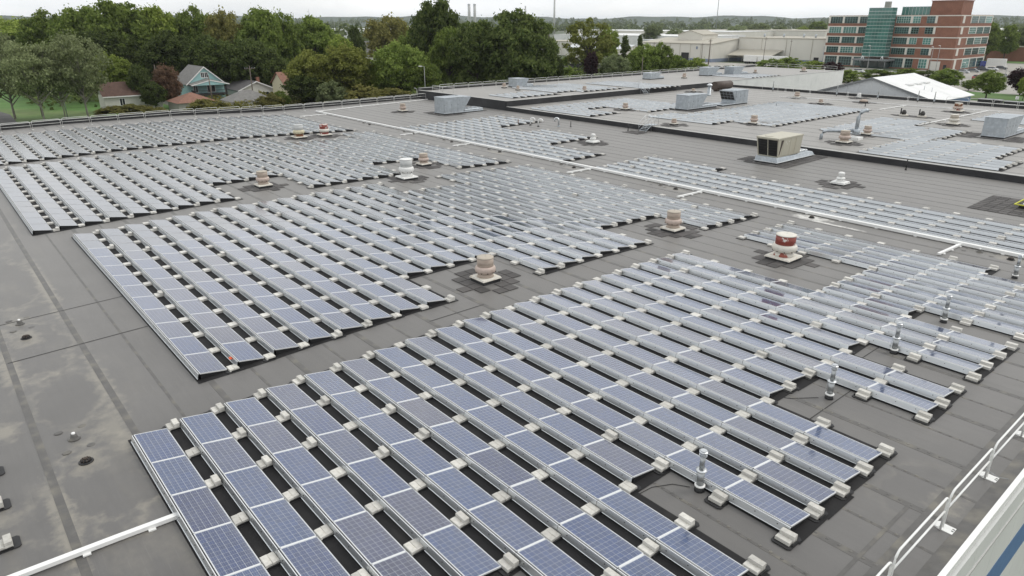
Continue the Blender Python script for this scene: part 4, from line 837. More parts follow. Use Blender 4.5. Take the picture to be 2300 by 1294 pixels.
# roof stairs over the steps
def stair(x, y, z0, dz, label, rz):
    e = empty('roof_stair', (x, y, z0), label, 'stair', rz=rz)
    n = 4
    for i in range(n): b = MB(); b.box(-.45, .45, -1.2+i*.28, -.95+i*.28, (i+1)*dz/n+.02, (i+1)*dz/n+.05, 'galv'); b.build('tread', e)
    b = MB(); b.box(-.5, .5, -.08, 1.2, dz+.12, dz+.16, 'galv'); b.build('platform', e)
    for s_ in (-.5, .5):
        b = MB(); b.tube([(s_, -1.25, 0), (s_, -1.25, 1.05), (s_, -.1, dz+1.25), (s_, 1.2, dz+1.25), (s_, 1.2, dz+.0)], .024, 6, 'galv_bright'); b.build('handrail', e)
        b = MB(); b.tube([(s_, -1.25, .5), (s_, -.1, dz+.7), (s_, 1.2, dz+.7)], .018, 6, 'galv_bright'); b.build('mid_rail', e)
        b = MB(); b.tube([(s_, -1.2, .08), (s_, -.1, dz+.1)], .03, 6, 'galv'); b.build('stringer', e)
        for yy_ in (-.1, .5): b = MB(); b.tube([(s_, yy_, 0 if yy_ < 0 else dz+.1), (s_, yy_, dz+1.25)], .02, 6, 'galv_bright'); b.build('post', e)
stair(-32.6, 65.3, zr(65.3), ZU, 'grey metal stair crossing the low black step wall', 0.0)
stair(-59.6, 96.5, ZU, ZT-ZU+.2, 'grey metal stair climbing the tall black wall', R(90))
pads(-32.9, 63.2, 1, [(i, j) for i in (-1.6, -.6, .4, 1.4) for j in (-1, 0, 1)], .6)

# guard rails: free-standing panels with rounded corners on base plates
def rail_meshes(ln, h=1.08, r=.025, plate=False):
    rr = .22; pth = [(0, 0, .02), (0, 0, h-rr)]+[(0, rr-rr*math.cos(t), h-rr+rr*math.sin(t)) for t in (.4, .8, 1.2)]+[(0, rr, h)]+[(0, ln-rr, h)]+[(0, ln-rr+rr*math.sin(t), h-rr+rr*math.cos(t)) for t in (.4, .8, 1.2)]+[(0, ln, h-rr), (0, ln, .02)]
    a = MB(); a.tube(pth, r, 7, 'pvc' if plate else 'rail'); m = MB(); m.tube([(0, .02, h*.56), (0, ln-.02, h*.56)], r*.9, 7, 'pvc' if plate else 'rail')
    p = MB()
    if plate:
        p.hexa([(-.06, -.15, 0), (.62, -.15, 0), (.62, .17, 0), (-.06, .17, 0), (-.06, -.15, .016), (.62, -.15, .016), (.62, .17, .016), (-.06, .17, .016)], 'white')
        p.hexa([(-.20, -.10, .0), (-.06, -.15, .0), (-.06, .17, .0), (-.20, .12, .0), (-.20, -.08, .03), (-.06, -.15, .05), (-.06, .17, .05), (-.20, .10, .03)], 'white')
        for q in range(3): p.box(.2+q*.1, .26+q*.1, -.03, .01, .0165, .018, 'tray'); p.box(.2+q*.1, .26+q*.1, .06, .1, .0165, .018, 'tray')
    else: p.box(-.14, .14, -.12, .12, 0, .03, 'rail')
    return a.mesh('rail_frame'), m.mesh('mid_rail'), p.mesh('base_plate')
A, B_, P_ = rail_meshes(3.02)
def rails(spots_, lab, group, rz=0.0, ms=(A, B_, P_)):
    n = len(spots_)
    for i, (x, y, z) in enumerate(spots_):
        e = empty('guardrail', (x, y, z), lab % ORD[min(i+1, 30)], 'guardrail', group, rz)
        obj('rail_frame', ms[0], e); obj('mid_rail', ms[1], e); obj('base_plate', ms[2], e)
rails([(-81.35, 1.45+3.2*i, zr(1.45+3.2*i)) for i in range(20)], 'galvanised guardrail section on the left roof edge, %s from the left', 'guardrails along the left roof edge')
rails([(-81.35, 68.2+3.2*i, ZT) for i in range(30)], 'galvanised guardrail section on the raised roof edge, %s from the left', 'guardrails along the raised section')
rails([(-81.2, 66.6, ZT), (-78.1, 66.6, ZT)], 'galvanised guardrail section at the raised roof corner, %s from the left', 'guardrails at the raised corner', R(-90))
rails([(-80+3.2*i, 171.5, ZT) for i in range(6)], 'galvanised guardrail section across the far end of the raised roof, %s from the left', 'guardrails at the far end', R(-90))
rails([(-50+3.2*i, 119.9, ZU) for i in range(2)]+[(-18.5+3.2*i, 119.9, ZU) for i in range(7)], 'galvanised guardrail section at the far upper deck parapet, %s from the left', 'guardrails along the far parapet', R(-90))
for i, x in enumerate((-45.5, -40.8, -34, -29, -24.2)):
    b = MB(); b.tube([(-.1, 0, .02), (-.1, 0, .75), (.1, 0, .75), (.1, 0, .02)], .022, 6, 'pvc'); e = b.build('rail_post', None, (x, 120.2, ZU), label='white double rail post at the far parapet, %s from the left' % ORD[i+1], cat='rail post'); b = MB(); b.box(-.2, .2, -.12, .12, 0, .03, 'pvc'); b.build('base_plate', e)
MR = rail_meshes(3.1, 1.08, .028, True)
rails([(18.22, 8.25+3.28*i, zr(8.25+3.28*i)) for i in range(6)], 'white guardrail section at the lower right roof edge, %s from the bottom', 'white guardrails at the near right edge', ms=MR)
b = MB(); b.tube([(0, 0, .45), (.25, .35, .15), (.6, .75, .02)], .006, 5, 'galv'); b.build('tether_wire', None, (18.22, 17.7, zr(17.7)), label='thin wire hanging from the right guardrail to the roof', cat='wire')
b = MB(); b.tube([(0, 0, 0), (0, 0, 1.2)], .03, 6, 'pvc'); e = b.build('parapet_light', None, (XL+.5, 64.9, zr(64.9)+.3), label='small white lamp on the parapet corner by the raised section', cat='lamp'); b = MB(); b.tube([(0, 0, 1.2), (0, -.2, 1.5), (0, -.5, 1.55)], .04, 6, 'pvc'); b.build('arm', e)
# bits of red tape left between rows
for x, y, z, lab in ((-3.3, 4.2, .2, 'scrap of orange tape on a block in the middle array'), (-16.9, 15.9, .17, 'scrap of red tape among the rows of the middle array')):
    b = MB(); b.hexa([(-.09, -.04, 0), (.09, -.06, 0), (.1, .05, 0), (-.08, .06, 0), (-.05, -.02, .05), (.05, -.03, .07), (.04, .03, .09), (-.06, .04, .04)], 'orange'); b.build('tape_scrap', None, (x, y, zr(y)+z), label=lab, cat='tape')

# ------------------------------------------------------------ surroundings
G = -7.0
b = MB(); b.poly([(-9000, -6000, G-.02), (3000, -6000, G-.02), (3000, 9000, G-.02), (-9000, 9000, G-.02)], 'ground'); b.build('ground', kind='structure')
def sheet(name, pts, m, dz, kind='structure'):
    b = MB(); b.poly([(x, y, G+dz) for x, y in pts], m); return b.build(name, kind=kind)
sheet('lawn', [(-330, -80), (-90, -80), (-90, 47), (-330, 47)], 'grass', .004)
sheet('path', [(-260, -40), (-150, -6), (-147, 13), (-175, 14), (-260, 2)], 'asphalt', .012)
sheet('path_strip', [(-122, -80), (-86, -80), (-86, 60), (-122, 60)], 'lot', .016)
for i in range(4):
    sheet('parking_line', [(-118, 3+i*2.6), (-112, 3+i*2.6), (-112, 3.25+i*2.6), (-118, 3.25+i*2.6)], 'paint', .022)
sheet('parking_lot', [(-245, 235), (-118, 235), (-118, 330), (-245, 314)], 'lot', .008)
sheet('parking_lot_right', [(-116, 205), (60, 205), (60, 420), (-100, 420)], 'lot', .010)
sheet('verge', [(-60, 215), (60, 200), (60, 232), (-60, 240)], 'grass', .016)
sheet('lawn_far', [(-112, 424), (80, 424), (80, 470), (-112, 470)], 'grass', .006)
sheet('drive', [(-56, 168), (60, 124), (60, 212), (-56, 212)], 'lot', .012)
b = MB()      # planting beds beside the drive
# distant hills: a strip of terrain with an uneven crest
b = MB(); n = 150; pts = []
for i in range(n+1):
    az = R(-52+104*i/n); h = FW.copy(); h.z = 0; h.normalize(); d = h*math.cos(az)+Vector((h.y, -h.x, 0))*math.sin(az)
    t = i/n; hh = 52-22*t+6*math.sin(i*.21)+4*math.sin(i*.57+1)+2.2*math.sin(i*1.3)+rnd.random()*1.6
    pts.append((CAM.x+d.x*3600, CAM.y+d.y*3600, G-1, CAM.x+d.x*4600, CAM.y+d.y*4600, hh, CAM.x+d.x*6500, CAM.y+d.y*6500))
for i in range(n):
    p, q = pts[i], pts[i+1]
    b.poly([(p[0], p[1], p[2]), (q[0], q[1], q[2]), (q[3], q[4], q[5]), (p[3], p[4], p[5])], 'hills', True)
    b.poly([(p[3], p[4], p[5]), (q[3], q[4], q[5]), (q[6], q[7], G), (p[6], p[7], G)], 'hills', True)
b.build('hills', kind='structure')

# ---- trees
rng = np.random.default_rng(5)
def unit(n):
    v = rng.normal(size=(n, 3)); return v/np.linalg.norm(v, axis=1, keepdims=True)
def leafquads(c, size, outn):      # c (n,3) centres, outward normals -> (n,4,3)
    n = len(c); nn = outn+unit(n)*.75; nn /= np.linalg.norm(nn, axis=1, keepdims=True)
    t = np.cross(nn, unit(n)); t /= np.linalg.norm(t, axis=1, keepdims=True); s = np.cross(nn, t)
    a = (size*(.6+.8*rng.random(n)))[:, None]; w = a*(.55+.4*rng.random((n, 1)))
    return np.stack([c-t*a*.5-s*w*.25, c+s*w*.5*-1+t*a*.1, c+t*a*.5+s*w*.2, c+s*w*.5-t*a*.1], 1)
def crown(kind, n_cl, n_lf, size):
    # unit tree: height 1, crown half width 1 in x, y
    cl = []
    while len(cl) < n_cl:
        p = unit(1)[0]*rng.random()**.30
        if kind == 'tall': z = .60+.40*p[2]; rr = .92*(1-.25*max(0, p[2]))
        elif kind == 'round': z = .58+.42*p[2]; rr = 1.0
        elif kind == 'open': z = .60+.40*p[2]; rr = 1.0
        elif kind == 'sparse': z = .64+.36*p[2]; rr = 1.0
        elif kind == 'conifer': z = .08+.92*rng.random(); rr = 1.05*(1-z)+.06
        else: z = .46+.54*p[2]; rr = 1.0
        x, y = p[0]*rr, p[1]*rr
        if z < .02: continue
        cl.append((x, y, min(z, .985), .7+.8*rng.random()))
    cl = np.array(cl); k = rng.integers(0, n_cl, n_lf); d = unit(n_lf); r = {'tall': .17, 'round': .18, 'open': .15, 'sparse': .19, 'conifer': .12, 'bush': .22}[kind]
    d[:, 2] = np.where(d[:, 2] < -.35, -d[:, 2]*.6, d[:, 2])
    rad = (r*cl[k, 3]*(.5+.5*rng.random(n_lf)+.45*(rng.random(n_lf) < .14)))[:, None]
    c = cl[k, :3]+d*rad*np.array([1, 1, .42])
    c[:, 2] = np.maximum(c[:, 2], .03)
    return cl, c, d
TV = {}
def tree_variant(kind, idx):
    key = (kind, idx)
    if key in TV: return TV[key]
    n_cl, n_lf, size = {'tall': (190, 17000, .034), 'round': (180, 17000, .034), 'open': (90, 8000, .034), 'sparse': (120, 10500, .027), 'conifer': (120, 8000, .036), 'bush': (70, 6500, .06)}[kind]
    cl, c, d = crown(kind, n_cl, n_lf, size)
    # leaf size must look right after non uniform scale: x,y scaled by R, z by H; quads built in a frame with aspect ~ .4
    q = leafquads(c*np.array([.42, .42, 1.0]), np.full(n_lf, size), d)
    q = q/np.array([.42, .42, 1.0])
    b = MB(); bk = 'palebark' if kind == 'sparse' else 'bark'
    th = {'sparse': .0105, 'open': .016}.get(kind, .017)
    lean = .12*(rng.random()-.5)
    tp = [(0, 0, -.01), (lean*.3, .02, .15), (lean*.7, -.02, .35), (lean, .03, .6), (lean, 0, .85)]
    if kind != 'bush': b.tube(tp, [th*1.6*2.2, th*1.25*2.2, th*1.0*2.2, th*.6*2.2, th*.15*2.2], 7, bk)
    order = rng.permutation(n_cl)[:{'sparse': 26, 'open': 22, 'bush': 8}.get(kind, 16)]
    for j in order:
        e = cl[j]; z0 = max(.08, min(e[2]*.55, .6)) if kind != 'bush' else .02
        s0 = (lean*z0, 0, z0); mid = (e[0]*.5, e[1]*.5, z0+(e[2]-z0)*.45+.03*rng.random())
        b.tube([s0, mid, (e[0]*.95, e[1]*.95, e[2])], [th*1.1, th*.75, th*.25], 5, bk, caps=False)
    me_l = {}
    TV[key] = (b.mesh('trunk'), q)
    return TV[key]
CM = {}
def crown_mesh(kind, idx, leaf):
    k = (kind, idx, leaf)
    if k not in CM: CM[k] = quads_mesh('crown', tree_variant(kind, idx)[1], [leaf])
    return CM[k]
LEAF = dict(yellow='yellow_leaf', red='red_leaf')
def tree(x, y, H, W, kind, leaf, label):
    idx = rnd.randrange(2); nm = {'bush': 'bush', 'conifer': 'conifer_tree'}.get(kind, 'tree')
    e = empty(nm, (x, y, G), label, 'bush' if kind == 'bush' else 'tree', None, rnd.random()*6.28)
    tm, _ = tree_variant(kind, idx)
    s = (W, W*(.9+.2*rnd.random()), H)
    o = obj('stem' if kind == 'bush' else 'trunk', tm, e, scale=s)
    obj('foliage' if kind == 'bush' else 'crown', crown_mesh(kind, idx, LEAF.get(leaf, leaf)), e, scale=s)
TREES = [
(-361.9,35.4,20.8,14.7,'round','lime','light green tree at the left edge behind the sparse trees'),
(-272.0,39.7,22.2,9.4,'round','green','round green tree, leftmost of the tall wood on the skyline'),
(-250.0,45.5,24.4,9.6,'tall','green','tall green tree second from left in the skyline wood'),
(-227.1,51.8,25.7,10.5,'tall','green','broadest and tallest green tree of the wood behind the houses'),
(-226.5,62.2,24.3,7.9,'tall','lime','tall light green tree above the teal house roof'),
(-226.2,72.8,23.1,7.4,'round','green','green tree filling the skyline right of the teal house'),
(-214.2,78.8,22.7,6.9,'round','olive','brownish olive tree in the skyline wood above the low houses'),
(-207.2,86.8,23.7,8.0,'tall','green','tall green tree left of the far warehouses'),
(-210.6,95.9,22.3,6.0,'round','green','narrower green tree ending the skyline wood on the right'),
(-207.9,41.7,17.3,8.3,'round','dark','dark tree behind the white house'),
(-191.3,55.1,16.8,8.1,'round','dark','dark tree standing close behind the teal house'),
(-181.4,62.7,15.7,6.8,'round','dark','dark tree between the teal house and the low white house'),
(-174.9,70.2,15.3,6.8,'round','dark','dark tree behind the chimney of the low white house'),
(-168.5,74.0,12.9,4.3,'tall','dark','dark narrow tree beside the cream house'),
(-164.1,13.8,16.9,7.2,'sparse','grey','sparse grey green tree at the left edge with pale branches'),
(-153.3,17.7,15.8,5.6,'sparse','grey','thin leaved tree with leaning trunk near the left guardrail'),
(-153.6,21.6,15.0,4.3,'sparse','grey','sparse tree standing next to the lamp post on the lawn'),
(-153.6,25.9,17.0,5.8,'sparse','grey','grey green sparse tree nearest the white house'),
(-192.2,39.7,11.6,5.4,'round','lime','yellow green tree behind the white house gable'),
(-164.4,39.4,10.3,2.7,'tall','dark','dark evergreen tree at the end of the white house'),
(-159.5,41.1,6.5,2.7,'round','dark','low dark tree between white house and teal house'),
(-162.9,45.4,9.9,3.0,'round','red','russet leaved tree beside the teal house'),
(-149.8,32.5,2.8,5.4,'bush','olive','olive bush along the roof edge before the white house'),
(-149.3,37.8,2.1,3.0,'bush','olive','small olive bush before the dark trees by the guardrail'),
(-141.2,47.2,3.6,4.0,'bush','olive','olive bush in front of the teal house porch'),
(-136.7,59.7,4.1,3.1,'bush','olive','olive bush right of the grey hip roofed garage'),
(-138.2,63.0,4.7,1.9,'tall','green','small upright green tree before the cream house'),
(-141.8,72.5,12.8,6.0,'round','yellow','broad yellow tipped tree beside the cream house'),
(-138.4,79.4,14.2,7.2,'round','yellow','broad yellow green tree in the middle of the hedge'),
(-139.5,69.6,8.3,4.8,'round','dark','dark lower tree overhanging the cream house'),
(-212.5,107.7,21.0,8.5,'tall','green','dark green tree in front of the far white warehouses'),
(-198.4,109.9,14.9,4.5,'round','lime','bright green tree left of the far white gable house'),
(-201.6,117.3,17.9,3.4,'tall','dark','dark upright tree left of the white gable house'),
(-130.6,71.9,6.6,3.2,'bush','greygreen','grey green bush on the roof edge under the broad tree'),
(-127.2,78.4,5.6,4.2,'bush','olive','olive bush between the grey green bush and the lamp post'),
(-123.1,83.1,5.4,4.7,'bush','olive','olive bush left of the small lamp post'),
(-134.9,86.4,9.4,3.3,'round','lime','bright green small tree below the white gable house'),
(-130.9,91.0,14.3,6.7,'round','green','dome shaped green tree right of the white gable house'),
(-234.5,150.4,21.5,10.0,'round','olive','open olive tree behind the white gable house'),
(-157.5,120.3,25.8,8.1,'tall','darkgreen','tallest dark tree standing left of the twin stacks'),
(-168.3,119.3,17.0,5.6,'round','green','green tree filling below the tallest tree'),
(-143.0,114.3,18.2,5.7,'tall','green','green tree at the left of the dense dark clump'),
(-134.2,117.0,20.0,7.4,'tall','darkgreen','dense dark tree below the twin stacks'),
(-126.1,122.8,22.1,8.5,'tall','darkgreen','dense dark tree with the highest tip right of the stacks'),
(-123.4,129.4,19.7,6.1,'tall','darkgreen','dense dark tree ending the clump on the right'),
(-126.0,137.8,11.3,3.2,'round','dark','low dark tree beside the grey roofed sheds'),
(-125.6,94.2,10.5,4.4,'round','green','green tree behind the lamp at the parapet corner'),
(-155.1,182.2,20.6,8.7,'open','yellow','open yellow green tree standing before the long warehouses'),
(-165.0,203.3,17.3,4.3,'round','lime','light green tree right of the open yellow tree'),
(-152.0,198.1,14.4,4.9,'conifer','dark','dark conifer left of the cream warehouse'),
(-148.5,202.0,14.7,3.7,'conifer','dark','dark conifer nearest the cream warehouse corner'),
(-141.4,159.7,6.0,3.7,'bush','green','rounded green bush before the grey shed roof'),
(-134.6,162.6,10.9,2.4,'tall','purple','dark purple leaved tree before the grey shed roof'),
(-129.6,168.3,9.6,4.5,'round','greygreen','grey green tree right of the purple leaved tree'),
(-128.1,179.9,12.3,5.1,'round','green','green tree before the cream warehouse wall'),
(-126.6,186.8,12.7,4.1,'round','green','green tree by the warehouse left of its dark doorway'),
(-127.9,196.0,9.2,3.8,'bush','green','low green tree below the warehouse doorway'),
(-132.2,214.5,7.6,3.7,'bush','lime','bright green bush beside the blue car'),
(-160.9,175.5,8.1,2.4,'bush','green','small green tree beside the parked trailers'),
(-364.3,477.1,17.2,8.5,'round','greygreen','tree standing between the far white warehouses'),
(-396.5,549.8,13.1,8.2,'round','greygreen','far tree behind the cream warehouse roof'),
(-391.6,641.8,15.8,10.3,'round','greygreen','far tree left above the long grey warehouse roof'),
(-395.3,686.9,17.4,11.6,'round','greygreen','far tree in the middle above the long warehouse roof'),
(-388.3,720.4,14.7,10.4,'round','greygreen','far pale tree beside the white domes'),
(-364.1,720.3,14.7,8.3,'round','lime','far light green tree left of the brick office'),
(-353.6,731.7,19.9,10.2,'tall','green','far tall tree just left of the brick office'),
(-134.9,267.6,5.5,4.7,'bush','green','green bush beside the leaning utility pole'),
(-132.3,278.7,5.6,4.8,'bush','green','green bush before the warehouse loading door'),
(-129.0,290.9,4.3,4.7,'bush','lime','pale shrub before the blue warehouse base'),
(-110.7,272.4,4.9,3.8,'bush','purple','dark purple shrub before the brick office corner'),
(-90.8,244.0,4.1,3.4,'bush','green','green shrub beyond the white roof rail'),
(-87.9,258.9,3.9,5.2,'bush','green','green shrub before the glass entrance tower'),
(-82.2,271.5,3.8,4.8,'bush','green','green shrub right of the glass entrance tower'),
(-76.8,271.6,3.6,3.1,'bush','dark','dark shrub before the brick office doorway'),
(-57.1,233.4,6.3,4.1,'round','green','green tree behind the white gable roof'),
(-53.4,241.9,3.1,2.0,'round','green','small green tree in the car park by the white roof'),
(-41.9,219.6,7.1,3.7,'round','green','round green tree in the car park right of the white roof'),
(-39.0,237.8,7.2,3.5,'round','purple','dark purple tree at the right edge'),
(-34.0,221.8,6.1,1.8,'round','lime','green tree under the purple tree at the right edge'),
(-104.5,422.8,18.8,5.9,'tall','green','leftmost tree of the wood right of the brick office'),
(-101.3,439.2,17.5,5.8,'tall','green','middle tree of the wood right of the brick office'),
(-98.3,456.1,17.0,6.0,'tall','greygreen','tree at the right edge beyond the brick office'),
]
for t in TREES: tree(*t)
# far woodland: reads as one mass
C_ = []; S_ = []
hd = FW.copy(); hd.z = 0; hd.normalize()
cnt = 0
while cnt < 1500:
    az = R(-40+80*rnd.random()); dd = 430+2900*rnd.random()**1.5; d = hd*math.cos(az)+Vector((hd.y, -hd.x, 0))*math.sin(az); a = math.degrees(az)
    if a > -8 and dd < 900: continue
    if -14 < a <= -8 and 520 < dd < 1300: continue
    if a > 3 and dd < 1000: continue
    if a <= -8 and dd < 520 and rnd.random() < .5: continue
    cnt += 1; x, y = CAM.x+d.x*dd, CAM.y+d.y*dd; h = 11+7*rnd.random()+max(0, dd-1500)*.006; w = 5+4*rnd.random(); n = 46
    u = unit(n); u[:, 2] = np.abs(u[:, 2])*1.3-.3; C_.append(np.stack([x+u[:, 0]*w, y+u[:, 1]*w, G+max(0, dd-2400)*.012+h*.55+u[:, 2]*h*.5], 1)); S_.append((u, np.full(n, 3.0+dd*.0006)))
C_ = np.concatenate(C_); U_ = np.concatenate([s[0] for s in S_]); Z_ = np.concatenate([s[1] for s in S_])
obj('far_woodland', quads_mesh('far_woodland', leafquads(C_, Z_, U_), ['farwood']), label='distant woodland spreading towards the hills', cat='woodland', kind='stuff')
# low scrub under the near trees, outside the building
def scrub(n, x0, x1, y0, y1, h, size, leaf, label):
    sx = x0+(x1-x0)*rng.random(n); sy = y0+(y1-y0)*rng.random(n); sz = G+.2+h*(.35+.65*(.5+.5*np.sin(sx*.35+np.sin(sy*.21)*2)*np.cos(sy*.28)))*rng.random(n)**.6; u = unit(n); u[:, 2] = np.abs(u[:, 2])
    obj('undergrowth', quads_mesh('undergrowth', leafquads(np.stack([sx, sy, sz], 1), np.full(n, size), u), [leaf]), label=label, cat='undergrowth', kind='stuff')
scrub(9000, -168, -92, 46, 82, 2.6, .8, 'olive', 'low undergrowth between the houses and the roof edge')
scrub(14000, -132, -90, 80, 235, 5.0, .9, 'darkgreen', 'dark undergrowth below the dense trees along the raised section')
scrub(16000, -235, -130, 88, 215, 6.5, 1.1, 'dark', 'dark undergrowth behind the dense trees')
scrub(9000, -260, -178, 20, 95, 7.0, 1.1, 'dark', 'dark undergrowth behind the houses')
# ---- houses
def windowp(e, cx, cy, cz, w, h, face, frame='pvc', glass='hglass'):
    # face: '+x','-y','+y' outward
    b = MB(); g_ = MB(); t = .05
    if face == '+x':
        g_.box(cx, cx+.03, cy-w/2, cy+w/2, cz-h/2, cz+h/2, glass)
        for y0, y1, z0, z1 in ((cy-w/2-.12, cy-w/2, cz-h/2-.12, cz+h/2+.12), (cy+w/2, cy+w/2+.12, cz-h/2-.12, cz+h/2+.12), (cy-w/2, cy+w/2, cz+h/2, cz+h/2+.12), (cy-w/2, cy+w/2, cz-h/2-.12, cz-h/2), (cy-.04, cy+.04, cz-h/2, cz+h/2)): b.box(cx, cx+.06, y0, y1, z0, z1, frame)
    else:
        g_.box(cx-w/2, cx+w/2, cy-.03, cy, cz-h/2, cz+h/2, glass)
        for x0, x1, z0, z1 in ((cx-w/2-.12, cx-w/2, cz-h/2-.12, cz+h/2+.12), (cx+w/2, cx+w/2+.12, cz-h/2-.12, cz+h/2+.12), (cx-w/2, cx+w/2, cz+h/2, cz+h/2+.12), (cx-w/2, cx+w/2, cz-h/2-.12, cz-h/2), (cx-.04, cx+.04, cz-h/2, cz+h/2)): b.box(x0, x1, cy-.06, cy, z0, z1, frame)
    o = g_.build('window', e); b.build('window_frame', o)
def house(x0, x1, y0, y1, eave, ridge, wall, roofm, label, axis='y', oh=.4, trim='pvc', wins=(), chimney=None, endwall=None):
    cx, cy = (x0+x1)/2, (y0+y1)/2; e = empty('house', (cx, cy, G), label, 'house'); X0, X1, Y0, Y1 = x0-cx, x1-cx, y0-cy, y1-cy
    b = MB(); b.box(X0, X1, Y0, Y1, 0, eave, wall); b.build('wall', e); b = MB(); t = .14
    if axis == 'y':
        for s_ in (-1, 1):
            xe = X0-oh if s_ < 0 else X1+oh; k = (ridge-eave)/((X1-X0)/2); ze = eave-k*oh
            b.hexa([(xe, Y0-oh, ze), (0, Y0-oh, ridge), (0, Y1+oh, ridge), (xe, Y1+oh, ze), (xe, Y0-oh, ze+t), (0, Y0-oh, ridge+t), (0, Y1+oh, ridge+t), (xe, Y1+oh, ze+t)], roofm)
        rf = b.build('roof', e); b = MB()
        for yy_ in (Y0, Y1): b.poly([(X0, yy_+(.004 if yy_ < 0 else -.004), eave-.01), (X1, yy_+(.004 if yy_ < 0 else -.004), eave-.01), (0, yy_+(.004 if yy_ < 0 else -.004), ridge-.03)], endwall or wall)
        b.build('gable', e); b = MB(); ze = eave-(ridge-eave)/((X1-X0)/2)*oh
        b.box(X1+oh, X1+oh+.06, Y0-oh, Y1+oh, ze-.12, ze+t, trim); b.build('eave_trim', rf)
    else:
        for s_ in (-1, 1):
            ye = Y0-oh if s_ < 0 else Y1+oh; k = (ridge-eave)/((Y1-Y0)/2); ze = eave-k*oh
            b.hexa([(X0-oh, ye, ze), (X0-oh, 0, ridge), (X1+oh, 0, ridge), (X1+oh, ye, ze), (X0-oh, ye, ze+t), (X0-oh, 0, ridge+t), (X1+oh, 0, ridge+t), (X1+oh, ye, ze+t)], roofm)
        rf = b.build('roof', e); b = MB(); b.poly([(X1-.004, Y0, eave-.01), (X1-.004, Y1, eave-.01), (X1-.004, 0, ridge-.03)], endwall or wall); b.poly([(X0+.004, Y0, eave-.01), (X0+.004, Y1, eave-.01), (X0+.004, 0, ridge-.03)], endwall or wall); b.build('gable', e)
        b = MB(); k = (ridge-eave)/((Y1-Y0)/2)
        for s_ in (-1, 1):
            ye = Y0-oh if s_ < 0 else Y1+oh; ze = eave-k*oh
            b.hexa([(X1+oh, ye, ze-.14), (X1+oh+.06, ye, ze-.14), (X1+oh+.06, 0, ridge-.14), (X1+oh, 0, ridge-.14), (X1+oh, ye, ze+t+.01), (X1+oh+.06, ye, ze+t+.01), (X1+oh+.06, 0, ridge+t+.01), (X1+oh, 0, ridge+t+.01)], trim)
        b.build('barge_board', rf)
    if chimney: b = MB(); b.box(chimney[0]-.35, chimney[0]+.35, chimney[1]-.35, chimney[1]+.35, eave, chimney[2], 'brick'); b.build('chimney', rf)
    for wn_ in wins: windowp(e, *wn_)
    return e
house(-168.6, -162.4, 31.3, 43.5, 3.9, 6.5, 'house_white', 'shingle_brown', 'small white house with a brown shingle roof by the lawn', 'y', wins=[(3.1, 2.6, 2.3, 1.0, 1.5, '+x'), (3.1, -2.5, 2.3, 1.0, 1.5, '+x')], chimney=(-.5, 2.6, 7.4), endwall='house_grey')
b = MB(); b.box(-168.6, -162.4, 31.28, 31.295, G, G+3.9, 'house_grey'); 
e = house(-176, -164.6, 50.4, 59.2, 5.4, 9.2, 'teal', 'shingle_grey', 'two storey teal house with a white trimmed gable and dark balcony', 'x', wins=[(5.7, -.45, 7.3, .7, 1.1, '+x'), (5.7, .45, 7.3, .7, 1.1, '+x'), (5.7, -2.6, 4.0, .9, 1.5, '+x'), (5.7, 1.2, 4.0, 1.8, 1.6, '+x')])
b = MB(); b.box(5.7, 8.2, -3.6, 4.2, 2.7, 2.95, 'dkwood'); b.build('balcony_floor', e)
b = MB()
b.box(8.14, 8.2, -3.6, 4.2, 3.75, 3.85, 'dkwood')
for i in range(27): b.box(8.14, 8.19, -3.6+i*.3, -3.54+i*.3, 2.95, 3.75, 'dkwood')
b.box(5.7, 8.2, -3.66, -3.6, 3.0, 3.85, 'dkwood'); b.build('balcony_rail', e)
for y in (-3.5, .2, 4.1): b = MB(); b.box(8.0, 8.2, y-.1, y+.1, 0, 5.2, 'dkwood'); b.build('porch_post', e)
b = MB(); b.hexa([(5.6, -4.3, 5.2), (8.6, -4.3, 5.05), (8.6, .3, 6.1), (5.6, .3, 6.4), (5.6, -4.3, 5.35), (8.6, -4.3, 5.2), (8.6, .3, 6.25), (5.6, .3, 6.55)], 'shingle_grey'); b.hexa([(5.6, .3, 6.4), (8.6, .3, 6.1), (8.6, 4.9, 5.05), (5.6, 4.9, 5.2), (5.6, .3, 6.55), (8.6, .3, 6.25), (8.6, 4.9, 5.2), (5.6, 4.9, 5.35)], 'shingle_grey'); pr_ = b.build('porch_roof', e)
b = MB(); b.poly([(8.55, -4.2, 5.05), (8.55, 4.8, 5.05), (8.55, .3, 6.08)], 'teal'); b.build('porch_gable', e)
b = MB(); b.hexa([(8.6, -4.3, 5.0), (8.66, -4.3, 5.0), (8.66, .3, 6.05), (8.6, .3, 6.05), (8.6, -4.3, 5.22), (8.66, -4.3, 5.22), (8.66, .3, 6.27), (8.6, .3, 6.27)], 'pvc'); b.hexa([(8.6, .3, 6.05), (8.66, .3, 6.05), (8.66, 4.9, 5.0), (8.6, 4.9, 5.0), (8.6, .3, 6.27), (8.66, .3, 6.27), (8.66, 4.9, 5.22), (8.6, 4.9, 5.22)], 'pvc'); b.build('barge_board', pr_)
